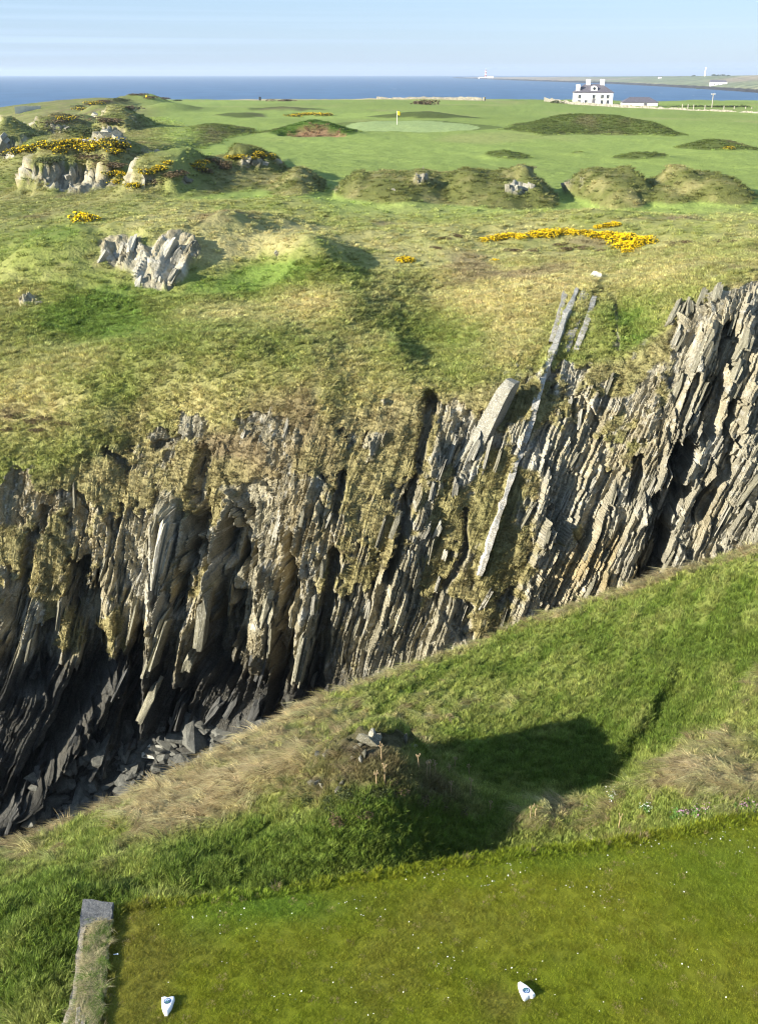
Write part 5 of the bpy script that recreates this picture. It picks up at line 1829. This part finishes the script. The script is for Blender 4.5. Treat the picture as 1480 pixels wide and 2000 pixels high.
stone_wall([(1062, 197, 430), (1085, 203, 408), (1110, 207, 400), (1150, 211, 392), (1200, 214, 382), (1260, 217, 372), (1340, 221.5, 352), (1410, 225.5, 335), (1490, 230, 318), (1600, 236, 300)], 1.5, 0.9, 'long pale dry stone wall crossing in front of the white house')
stone_wall([(735, 197.5, 452), (800, 198, 448), (870, 198.5, 445), (940, 199, 440)], 1.5, 0.8, 'pale stone wall along the far edge behind the round bush', seed=5)
m_pale = plain('pale_wall_wash', (0.62, 0.58, 0.48), 0.9, 0.15, 0.5)
stone_wall([(30, 214, 352), (55, 213.5, 356), (80, 213, 360)], 0.95, 0.8, 'short pale wall on the tip of the left headland', m_pale, seed=9)


def post(name, px, py, y, h, w, mat, label, group=None, cat='post'):
    x, yy, z = (float(c) for c in at_y(px, py, y))
    o = MB().lathe([(w, -0.6), (w, h * 0.96), (w * 0.5, h)], 8).build(name, mat)
    o.location = (x, yy, z)
    tag(o, label, cat, group)
    return o


post('dark_post', 508, 199, 438, 1.9, 0.42, M_DARKPOST, 'short dark post standing on the skyline left of the low bush')
post('gate_pillar', 945, 200, 436, 2.0, 0.55, M_WALLST, 'grey stone gate pillar at the right end of the far pale wall', cat='pillar')
for q, (px, py) in enumerate([(1331, 215), (1342, 215), (1353, 216), (1375, 217), (1412, 218), (1432, 219), (1454, 220), (1466, 221)]):
    post('fence_post', px, py, 375, 1.9, 0.14, M_POST, 'weathered fence post in the line behind the stone wall', 'fence posts behind the wall')
tp = empty('telegraph_pole', tuple(float(c) for c in at_y(1389, 211, 395)))
MB().lathe([(0.17, -0.8), (0.13, 4.9)], 8).build('pole', M_POST, tp)
MB().box(-0.75, 0.75, -0.06, 0.06, 4.45, 4.6).build('crossbar', M_POST, tp)
MB().lathe([(0.10, 4.6), (0.16, 4.75), (0.05, 4.85)], 6, (0.55, 0)).build('insulator', M_WHITE, tp)
MB().lathe([(0.10, 4.6), (0.16, 4.75), (0.05, 4.85)], 6, (-0.55, 0)).build('insulator', M_WHITE, tp)
tag(tp, 'tall wooden utility pole behind the stone wall right of the outbuilding', 'utility pole')
for px, py, y, w_, h_, lb in ((1090, 203, 402, 2.6, 2.2, 'dark green bush at the left end of the garden wall'), (1114, 205, 402, 2.6, 2.6, 'dark bush touching the left corner of the white house'), (1139, 208, 399, 1.3, 2.6, 'narrow dark shrub in front of the white house wall'),
                              (1168, 209, 398, 2.4, 1.2, 'low olive shrub below the right windows of the house'), (1150, 209, 398, 2.0, 1.0, 'low olive shrub below the middle of the house'), (1232, 214, 390, 1.6, 1.5, 'dark round shrub against the outbuilding wall'),
                              (1256, 215, 390, 1.4, 1.4, 'second dark shrub at the right half of the outbuilding'), (1203, 210, 398, 2.2, 1.4, 'grey green shrub in the gap between house and outbuilding'), (1292, 214, 392, 2.2, 1.6, 'dark shrub at the right end of the outbuilding'),
                              (1310, 215, 388, 2.2, 1.1, 'brown low shrub between the outbuilding and the posts'), (1475, 236, 318, 2.6, 2.6, 'dark bush cut by the right edge in front of the wall')):
    bush('garden_shrub', None, 0, 0, w_, h_, lb, None, False, DF, at=Vector([float(c) for c in at_y(px, py, y)]), cat='shrub')
for q, px in enumerate((1325, 1345, 1366, 1382, 1398, 1414, 1430, 1444)):
    bush('hedge_bush', None, 0, 0, 3.2, 1.8, 'dark green bush of the hedge behind the fence posts', 'hedge behind the fence posts', False, DF, at=Vector([float(c) for c in at_y(px, 211, 402)]), cat='hedge')

# concrete hut on the left crag
p, _ = hit(FU, 172, 284)
kk = mpp(p.y)
hut = empty('concrete_hut', (p.x - 18 * kk, p.y, p.z - 0.2), R(4))
HW, HH = 26 * kk, 9 * kk / CP
MB().box(0, HW, 0, 2.6, -1.2, HH).build('wall', M_CONC, hut)
MB().box(-0.15, HW + 2.2, -0.15, 2.8, HH + 0.005, HH + 0.25).build('roof_slab', M_CONC, hut)
MB().box(HW * 0.52, HW * 0.86, -0.03, 0.1, HH * 0.35, HH * 0.86).build('opening', M_DARKIN, hut)
MB().box(HW * 0.28, HW * 0.36, -0.03, 0.1, HH * 0.5, HH * 0.7).build('opening', M_DARKIN, hut)
tag(hut, 'small pale concrete hut with dark opening among gorse on the left crag', 'hut')
# far yellow tee marker
p, _ = hit(FU, 287, 193)
o = MB().lathe([(0.24, -0.2), (0.30, 0.3), (0.2, 0.55), (0.0, 0.62)], 10).build('yellow_marker', M_FLAG)
o.location = p
tag(o, 'tiny yellow marker on the dark knob of the far skyline', 'marker')

# ------------------------------------------------------------------ island buildings
def on_isle(px, py):
    p, _ = hit(IS, px, py)
    return p


p = on_isle(948, 152.0)
k_ = mpp(p.y)
lh = empty('lighthouse', p)
H = 15 * k_ / CP
r0, r1 = 0.13 * H, 0.085 * H
for q in range(5):
    z0, z1 = H * 0.78 * q / 5, H * 0.78 * (q + 1) / 5
    f0, f1 = q / 5, (q + 1) / 5
    MB().lathe([(r0 + (r1 - r0) * f0, z0), (r0 + (r1 - r0) * f1, z1)], 16).build('tower_band', M_RED if q in (1, 3) else M_WHITE, lh)
g = MB().lathe([(r1 * 1.5, H * 0.78), (r1 * 1.5, H * 0.80)], 16).build('gallery', M_RED, lh)
MB().lathe([(r1 * 0.85, H * 0.80), (r1 * 0.85, H * 0.92)], 12).build('lantern', M_PANE, lh)
MB().lathe([(r1 * 1.0, H * 0.92), (r1 * 0.6, H * 0.97), (0.05, H * 1.02)], 12).build('dome', M_WHITE, lh)
tag(lh, 'tall lighthouse with red and white bands on the far point', 'lighthouse')


def cottage(name, px, py, wpx, hpx, dep, roofpx, label, gable=True):
    p = on_isle(px, py)
    k_ = mpp(p.y)
    W, Hh, Rh = wpx * k_, hpx * k_ / CP, roofpx * k_ / CP
    e = empty(name, (p.x, p.y, p.z), R(-3))
    MB().box(0, W, 0, dep, -3, Hh).build('wall', M_WHITE, e)
    m = MB()
    m.poly([(-0.3, -0.4, Hh), (W + 0.3, -0.4, Hh), (W + 0.3, dep + 0.4, Hh), (-0.3, dep + 0.4, Hh), (-0.3 if gable else W * 0.15, dep / 2, Hh + Rh), (W * 0.9, dep / 2, Hh + Rh * 0.75)], [(0, 1, 5, 4), (1, 2, 5), (2, 3, 4, 5), (3, 0, 4), (0, 3, 2, 1)])
    m.build('roof', M_SLATE, e)
    for f in (0.25, 0.5, 0.75):
        MB().box(W * f - W * 0.03, W * f + W * 0.03, -0.08, 0.05, Hh * 0.3, Hh * 0.7).build('window', M_PANE, e)
    tag(e, label, 'cottage')
    return e


cottage('keepers_cottage', 934, 153.2, 14, 2.4, 8, 0.8, 'low white building left of the banded lighthouse')
cottage('keepers_cottage', 951, 152.8, 12, 3.0, 8, 1.0, 'low white building right of the banded lighthouse')
c = cottage('island_cottage', 1386, 169, 32, 6.5, 8, 4.0, 'large white cottage with slate roof on the island hillside')
cottage('island_cottage', 1285, 153.5, 6, 2.2, 6, 0.9, 'tiny white cottage high on the island skyline')
p = on_isle(1376, 148.5)
k_ = mpp(p.y)
bt = empty('white_beacon', p)
H = 14.5 * k_ / CP
MB().lathe([(0.13 * H, -3), (0.12 * H, 0.1 * H), (0.075 * H, 0.85 * H)], 14).build('tower', M_WHITE, bt)
MB().lathe([(0.085 * H, 0.85 * H), (0.085 * H, 0.94 * H), (0.02, 1.02 * H)], 14).build('cap', M_WHITE, bt)
tag(bt, 'white tapering beacon tower on the crest of the island', 'beacon')
for q, (px, py, wpx) in enumerate([(1353, 149, 5), (1392, 148.2, 6), (1402, 148.4, 5), (1410, 148.8, 6), (1420, 149, 5), (1361, 178.5, 7)]):
    p = on_isle(px, py)
    k_ = mpp(p.y)
    bush('island_tree', None, 0, 0, wpx * k_, wpx * k_ * 0.9, 'small dark tree clump on the island near the white beacon' if q < 5 else 'dark bush on the island shore below the large cottage', 'trees on the island crest' if q < 5 else None, False, DF, at=p, cat='tree')

# white water
m_foam = plain('sea_foam', (0.85, 0.87, 0.88), 0.9)
V, Fs = [], []
for px, py, wd in ((1040, 163.5, 8), (1058, 164.5, 5), (1078, 170, 10), (1098, 171, 8), (1112, 173, 6), (1072, 164, 4), (770, 174, 9), (764, 172, 5), (905, 158.5, 6), (1290, 182, 7), (1353, 187, 5), (985, 168, 5), (1220, 180, 6), (860, 165, 4), (650, 168, 4), (820, 180, 5), (1180, 176, 5)):
    x, y, z = (float(c) for c in at_z(px, py, SEA_Z))
    k_ = mpp(y)
    n = 9
    b = len(V)
    for q in range(n):
        a = 2 * math.pi * q / n
        rr = 0.6 + 0.5 * rng.random()
        V.append((x + wd / 2 * k_ * math.cos(a) * rr, y + wd * 0.9 * k_ * math.sin(a) * rr, SEA_Z + 0.25))
    Fs.append([b + q for q in range(n)])
me = bpy.data.meshes.new('whitecaps')
me.from_pydata(V, [], Fs)
o = link('whitecaps', me, m_foam)
tag(o, 'white breaking wave crests on the blue sea', 'foam', kind='stuff')
# ------------------------------------------------------------------ things on the tee
M_MARK = plain('marker_plastic', (0.84, 0.84, 0.86), 0.45, 0.03, 4)
M_BLUE = plain('emblem_blue', (0.025, 0.06, 0.17), 0.4, 0.1, 8)
M_SKYB = plain('emblem_light', (0.42, 0.55, 0.72), 0.4, 0.1, 8)
M_TEAL = plain('emblem_green', (0.06, 0.16, 0.15), 0.4, 0.1, 8)


def disc(mb, r0, r1, zf, a0=0, a1=2 * math.pi, n=24, c=(0, 0)):
    V, Fs = [], []
    for k in range(n + 1):
        a = a0 + (a1 - a0) * k / n
        V += [(c[0] + r0 * math.cos(a), c[1] + r0 * math.sin(a), zf), (c[0] + r1 * math.cos(a), c[1] + r1 * math.sin(a), zf)]
    b = len(mb.v)
    mb.v += V
    mb.f += [[b + 2 * k, b + 2 * k + 1, b + 2 * k + 3, b + 2 * k + 2] for k in range(n)]
    return mb


def tee_marker(px, py, rz, label, tx=0.0):
    x, y, _ = (float(c) for c in at_z(px, py, 0.0))
    e = empty('tee_marker', (x, y, ztee(x, y) + 0.012), rz)
    e.rotation_euler = (tx, 0, rz)
    # arrow-head outline, nose towards -y, notched tail
    base = [(-0.012, -0.150), (0.022, -0.146), (0.062, -0.05), (0.088, 0.075), (0.080, 0.112), (0.030, 0.108), (0.0, 0.098), (-0.040, 0.118), (-0.082, 0.108), (-0.076, 0.03), (-0.058, -0.05)]
    n = len(base)
    V, Fs = [], []
    for sc_, z in ((1.0, -0.02), (1.0, 0.030), (0.93, 0.052), (0.80, 0.060)):
        for (a, b) in base:
            V.append((a * sc_, b * sc_ + 0.006 * (1 - sc_), z))
    for L in range(3):
        for i in range(n):
            Fs.append((L * n + i, L * n + (i + 1) % n, (L + 1) * n + (i + 1) % n, (L + 1) * n + i))
    Fs.append(tuple(range(3 * n, 4 * n)))
    b = MB()
    b.poly(V, Fs)
    b.build('body', M_MARK, e)
    c = (0.004, 0.025)
    d = disc(MB(), 0.0, 0.046, 0.0640, c=c).build('emblem_disc', M_BLUE, e)
    disc(MB(), 0.020, 0.034, 0.0665, R(20), R(200), 14, c).build('emblem_arc', M_SKYB, d)
    disc(MB(), 0.010, 0.036, 0.0665, R(215), R(340), 12, c).build('emblem_field', M_TEAL, d)
    disc(MB(), 0.0, 0.008, 0.0690, c=c, n=12).build('emblem_dot', M_SKYB, d)
    tag(e, label, 'tee marker')
    return e


tee_marker(327, 1966, R(4), 'left white tee marker with blue round emblem, pointing towards the viewer')
tee_marker(1025, 1940, R(205), 'right white tee marker with blue round emblem, pointing up and left')
x, y, _ = (float(c) for c in at_z(226, 1863, 0.0))
tpg = empty('tee_peg', (x, y, ztee(x, y) + 0.035), R(8))
MB().tube([(-0.028, 0, 0), (0.02, 0, 0)], [0.004, 0.007], 8).build('shaft', M_MARK, tpg)
MB().tube([(0.02, 0, 0), (0.03, 0, 0), (0.036, 0, 0)], [0.007, 0.012, 0.012], 8).build('cup', M_MARK, tpg)
tag(tpg, 'small white golf tee peg lying on the grass near the timber edge', 'tee peg')

# ------------------------------------------------------------------ retaining wall along the left edge of the tee
M_CAP = rock_mat('grey_cap_stone', (0.17, 0.172, 0.172), (0.34, 0.34, 0.33), 0.5, 5)
M_TIMBER = rock_mat('bleached_timber', (0.36, 0.31, 0.23), (0.55, 0.50, 0.40), 0.6, 5)
edge_out = [(160, 1757), (154, 1820), (149, 1870), (147, 1905), (140, 1940), (130, 1972), (118, 2010), (90, 2090)]
edge_in = [(222, 1760), (212, 1820), (206, 1868), (204, 1905), (200, 1940), (194, 1972), (188, 2010), (170, 2090)]
eo = [Vector([float(c) for c in at_z(px, py, 0.04)]) for px, py in edge_out]
ei = [Vector([float(c) for c in at_z(px, py, 0.04)]) for px, py in edge_in]
rw_ = empty('retaining_wall', (eo[0].x, eo[0].y, -1.0))
off = Vector(rw_.location)


def wedge(name, quad, z0, z1, mat, rough=0.012):
    """upright block over a four sided plan, with uneven edges"""
    m = MB()
    V, n = [], 0
    ring = []
    for a in range(4):
        p0, p1 = quad[a], quad[(a + 1) % 4]
        for t in (0, 0.33, 0.66):
            q = p0.lerp(p1, t)
            ring.append((q.x + rough * rng.normal(), q.y + rough * rng.normal()))
    k = len(ring)
    cx_, cy_ = sum(r[0] for r in ring) / k, sum(r[1] for r in ring) / k
    for z, s in ((z0, 1.0), (z1 - 0.025, 1.0), (z1, 0.965)):
        for r in ring:
            V.append((cx_ + (r[0] - cx_) * s - off.x, cy_ + (r[1] - cy_) * s - off.y, z - off.z + (rough * 0.6 * rng.normal() if z > z0 else 0)))
    Fs = [(L * k + i, L * k + (i + 1) % k, (L + 1) * k + (i + 1) % k, (L + 1) * k + i) for L in range(2) for i in range(k)]
    Fs.append(tuple(range(2 * k, 3 * k)))
    m.poly(V, Fs)
    return m.build(name, mat, rw_)


wedge('cap_stone', [eo[0], ei[0], ei[0].lerp(ei[1], 0.62), eo[0].lerp(eo[1], 0.80)], -1.3, 0.045, M_CAP)
# rubble core covered in turf
M_EARTH = plain('earth_core', (0.16, 0.13, 0.07), 0.95, 0.35, 12, 0.8)
for k in range(1, 7):
    a0, a1 = eo[k].lerp(ei[k], 0.20), eo[k + 1].lerp(ei[k + 1], 0.20)
    wedge('earth_fill', [a0, ei[k], ei[k + 1], a1], -1.3, -0.005 + 0.015 * rng.random(), M_EARTH, 0.01)
cuts = [(0.80, 1.7), (1.72, 2.35), (2.4, 3.4), (3.42, 4.4), (4.42, 5.6), (5.62, 7.0)]


def along(E, t):
    i = min(int(t), len(E) - 2)
    return E[i].lerp(E[i + 1], t - i)


for q, (t0, t1) in enumerate(cuts):
    wid = 0.20 if q not in (1, 4) else 0.34
    wedge('timber', [along(eo, t0), along(eo, t0).lerp(along(ei, t0), wid), along(eo, t1).lerp(along(ei, t1), wid), along(eo, t1)], -1.3, 0.02 + 0.03 * rng.random(), M_TIMBER, 0.008)
for t0, t1, w0, w1 in ((4.9, 5.9, 0.30, 0.42), (5.3, 6.4, 0.5, 0.62)):
    wedge('plank', [along(eo, t0).lerp(along(ei, t0), w0), along(eo, t0).lerp(along(ei, t0), w0 + 0.12), along(eo, t1).lerp(along(ei, t1), w1 + 0.1), along(eo, t1).lerp(along(ei, t1), w1)], -0.1, 0.06, M_TIMBER, 0.006)
tag(rw_, 'low retaining wall with grey corner stone and bleached timbers along the left tee edge', 'retaining wall')
# dry grass over the wall
n = 850
t_ = 0.62 + 6 * rng.random(n)
P = np.array([list(along(eo, t).lerp(along(ei, t), 0.30 + 0.75 * rng.random())) for t in t_])
P[:, 2] = 0.01
P += rng.normal(size=P.shape) * np.array([0.01, 0.02, 0.004])
s0 = 0.05 + 0.07 * rng.random(n) ** 2
tn = np.where((rng.random(n) < 0.62)[:, None], np.array([0.46, 0.40, 0.22]), np.array([0.16, 0.22, 0.05])) * (0.7 + 0.7 * rng.random((n, 1)))
scatter('wall_top_grass', 'comb', P, R(190) + rng.normal(size=n) * 1.1, np.zeros((n, 2)), np.stack([s0, s0, s0], -1), tn, 'bleached dry grass growing over the retaining wall')

# ------------------------------------------------------------------ flowers and plants near the tee
def petals(name, pts, r, h, mat, label, cat, n=6):
    V, Fs = [], []
    for (x, y, z) in pts:
        b = len(V)
        a0 = rng.random() * 6.28
        rr = r * (0.7 + 0.6 * rng.random())
        tx, ty = 0.35 * rng.normal(), 0.35 * rng.normal()
        for k in range(n):
            a = a0 + 2 * math.pi * k / n
            V.append((x + rr * math.cos(a), y + rr * math.sin(a), z + h + rr * (tx * math.cos(a) + ty * math.sin(a))))
        Fs.append([b + k for k in range(n)])
    me = mesh_np(name, np.array(V), np.array(Fs))
    o = link(name, me, mat)
    tag(o, label, cat, kind='stuff')
    return o


dp_ = []
cl = [(float(q[0]), float(q[1])) for q in [at_z(px, py, 0)[:2] for px, py in ((700, 1760), (740, 1775), (810, 1720), (850, 1700), (1265, 1650), (1190, 1740), (1200, 1770), (950, 1720), (620, 1790), (375, 1790), (1440, 1660), (1420, 1620), (1150, 1740), (880, 1890), (950, 1725), (1000, 1690), (740, 1975), (560, 1950), (1100, 1730), (1380, 1650), (480, 1790), (1030, 1900))]]
for k in range(230):
    if rng.random() < 0.62:
        cxx, cyy = cl[rng.integers(0, len(cl))]
        x, y = cxx + rng.normal() * 0.16, cyy + rng.normal() * 0.12
    else:
        px, py = 230 + 1250 * rng.random(), 1640 + 350 * rng.random()
        x, y, _ = (float(c) for c in at_z(px, py, 0))
    yb = np.interp(x, tb[:, 0], tb[:, 1])
    if y > yb - 0.05 or y < 8:
        continue
    dp_.append((x, y, ztee(x, y)))
petals('daisies', dp_, 0.0075, 0.020, M_WHITE_PETAL, 'small white daisies dotted over the tee grass', 'daisies')

GSMALL = [leaf_cloud('leaves', 120, 0.17, 600 + k, 0.3, 0.5) for k in range(4)]
for me in GSMALL:
    me.materials.append(M_LEAF)
THF = [leaf_cloud('flowers', 60, 0.075, 610 + k, 0.98, 0.8, up=0.08) for k in range(3)]
THW = [leaf_cloud('flowers', 60, 0.075, 610 + k, 0.98, 0.8, up=0.08) for k in range(3)]
for me in THF:
    me.materials.append(M_PINK)
for me in THW:
    me.materials.append(M_WHITE_PETAL)


def small_plant(name, px, py, w, h, label, cat, S=None, fl=None, group=None):
    p = hit(S or NR, px, py)[0]
    e = empty(name, p, rng.random() * 6.28)
    e.scale = (w, w * 0.9, h)
    k = int(rng.integers(0, 3))
    tag(link('leaves', GSMALL[k], None, e), kind='stuff')
    if fl:
        tag(link('flowers', fl[k], None, e), kind='stuff')
    tag(e, label, cat, group)


for q, (px, py, w_) in enumerate([(818, 1686, .20), (838, 1682, .17), (858, 1680, .14), (642, 1712, .18), (615, 1716, .14)]):
    small_plant('dock_plant', px, py, w_, w_ * 0.9, 'broad leaved green plant on the tee edge below the knoll', 'plant', TE, None, 'leafy plants on the tee edge')
small_plant('dock_plant', 1297, 1620, 0.24, 0.24, 'bright green leafy plant at the tee edge beside pink thrift', 'plant', TE)
small_plant('dock_plant', 1100, 1646, 0.16, 0.15, 'leafy green plant at the middle of the shaded tee edge', 'plant', TE)
for q, (px, py, w_) in enumerate([(1322, 1604, .16), (1340, 1601, .18), (1358, 1599, .16), (1380, 1596, .14)]):
    small_plant('thrift', px, py, w_, w_ * 0.9, 'pink thrift cushion in the row just behind the right of the tee', 'thrift', NR, THF, 'thrift behind the tee')
for q, (px, py, w_) in enumerate([(1455, 1582, .16), (1472, 1580, .17)]):
    small_plant('thrift', px, py, w_, w_ * 0.9, 'pink thrift cushion at the right edge of the picture', 'thrift', NR, THF, 'thrift at the right edge')
small_plant('thrift', 1145, 1582, 0.13, 0.12, 'small pink thrift cushion on the hummock in the shaded hollow', 'thrift', NR, THF)
small_plant('thrift', 1157, 1639, 0.10, 0.10, 'tiny pink thrift at the shaded middle of the tee edge', 'thrift', NR, THF)
small_plant('white_campion', 1200, 1558, 0.20, 0.14, 'patch of small white flowers on the sunlit hummock in the hollow', 'flowers', NR, THW)
small_plant('white_campion', 1265, 1578, 0.18, 0.14, 'clump of creamy white flowers right of the hollow', 'flowers', NR, THW)


def dry_stalk(px, py, h, label, group, arms):
    p = hit(NR, px, py)[0]
    e = empty('dry_stalk', p, rng.random() * 6.28)
    lx, ly = 0.06 * rng.normal(), 0.06 * rng.normal()
    MB().tube([(0, 0, -0.05), (lx * 0.4 * h, ly * 0.4 * h, h * 0.5), (lx * h, ly * h, h)], [0.011, 0.009, 0.007], 5).build('stem', M_STALK, e)
    for k in range(arms):
        a = 6.28 * k / arms + rng.normal() * 0.2
        q = MB()
        tip = (lx * h + 0.035 * math.cos(a), ly * h + 0.035 * math.sin(a), h + 0.05 + 0.02 * rng.normal())
        q.tube([(lx * h, ly * h, h - 0.01), tip], [0.005, 0.004], 4)
        q.lathe([(0.004, tip[2] - 0.01), (0.012, tip[2] + 0.010), (0.004, tip[2] + 0.022)], 5, (tip[0], tip[1]))
        q.build('seed_head', M_STALK, e)
    tag(e, label, 'dead stalk', group)


for px, py, h in ((818, 1518, .42), (840, 1526, .40), (850, 1524, .36), (832, 1524, .34), (751, 1536, .32), (916, 1519, .26), (918, 1556, .36), (745, 1488, .30), (888, 1500, .22), (878, 1520, .22), (735, 1545, .22), (880, 1556, .25)):
    dry_stalk(px, py, h, 'dead brown seed stalk on the right side of the knoll', 'dead stalks on the knoll', 5)
for px, py, h in ((1034, 1616, .26), (1043, 1618, .22), (1206, 1628, .22), (957, 1588, .2)):
    dry_stalk(px, py, h, 'dead brown stalk in the shaded hollow behind the tee', 'dead stalks in the hollow', 3)

for px, py, w_ in ((610, 1570, .22), (650, 1575, .2), (690, 1560, .24), (735, 1575, .2), (780, 1560, .22), (660, 1610, .2), (820, 1585, .22), (700, 1620, .18), (860, 1575, .2), (760, 1530, .18), (900, 1590, .2), (590, 1600, .18)):
    bush('knoll_weed', NR, px, py, w_, w_ * 0.8, 'dark weedy clump low on the near face of the knoll', 'weeds on the knoll', False, DF if px % 20 else BF, cat='weed')

# ------------------------------------------------------------------ air over the sea
hz_m = bpy.data.materials.new('sea_haze')
hz_m.use_nodes = True
hn = hz_m.node_tree.nodes
hn.clear()
ho = hn.new('ShaderNodeOutputMaterial')
pv = hn.new('ShaderNodeVolumePrincipled')
pv.inputs['Color'].default_value = (0.70, 0.82, 1.0, 1)
pv.inputs['Density'].default_value = 0.00009
hz_m.cycles.homogeneous_volume = True
pv.inputs['Anisotropy'].default_value = 0.2
hz_m.node_tree.links.new(pv.outputs[0], ho.inputs['Volume'])
haze = MB().box(-15500, 15500, -15500, 15500, SEA_Z - 8, 48).build('haze', hz_m)
tag(haze, 'thin pale blue sea haze', 'haze', kind='stuff')

# ------------------------------------------------------------------ tell the members of small rows and patches apart by their order
ORD = ['leftmost', 'second', 'third', 'fourth', 'fifth', 'sixth', 'seventh', 'eighth', 'ninth', 'tenth', 'eleventh', 'twelfth', 'thirteenth', 'fourteenth', 'fifteenth', 'sixteenth', 'seventeenth', 'eighteenth', 'nineteenth', 'twentieth']
bpy.context.view_layer.update()
by_label = {}
for o in sc.objects:
    if o.parent is None and o.get('label') and o.get('group'):
        by_label.setdefault(o['label'], []).append(o)
for lb, os_ in by_label.items():
    if 1 < len(os_) <= 20:
        os_.sort(key=lambda o: proj(np.float64(o.location.x), np.float64(o.location.y), np.float64(o.location.z))[0])
        for k, o in enumerate(os_):
            pre = ORD[k] + (' ' if k == 0 else ' from left, ')
            if k == len(os_) - 1:
                pre = 'rightmost '
            o['label'] = pre + lb
            if len(o['label'].split()) > 16:
                print('LONG LABEL', o['label'])
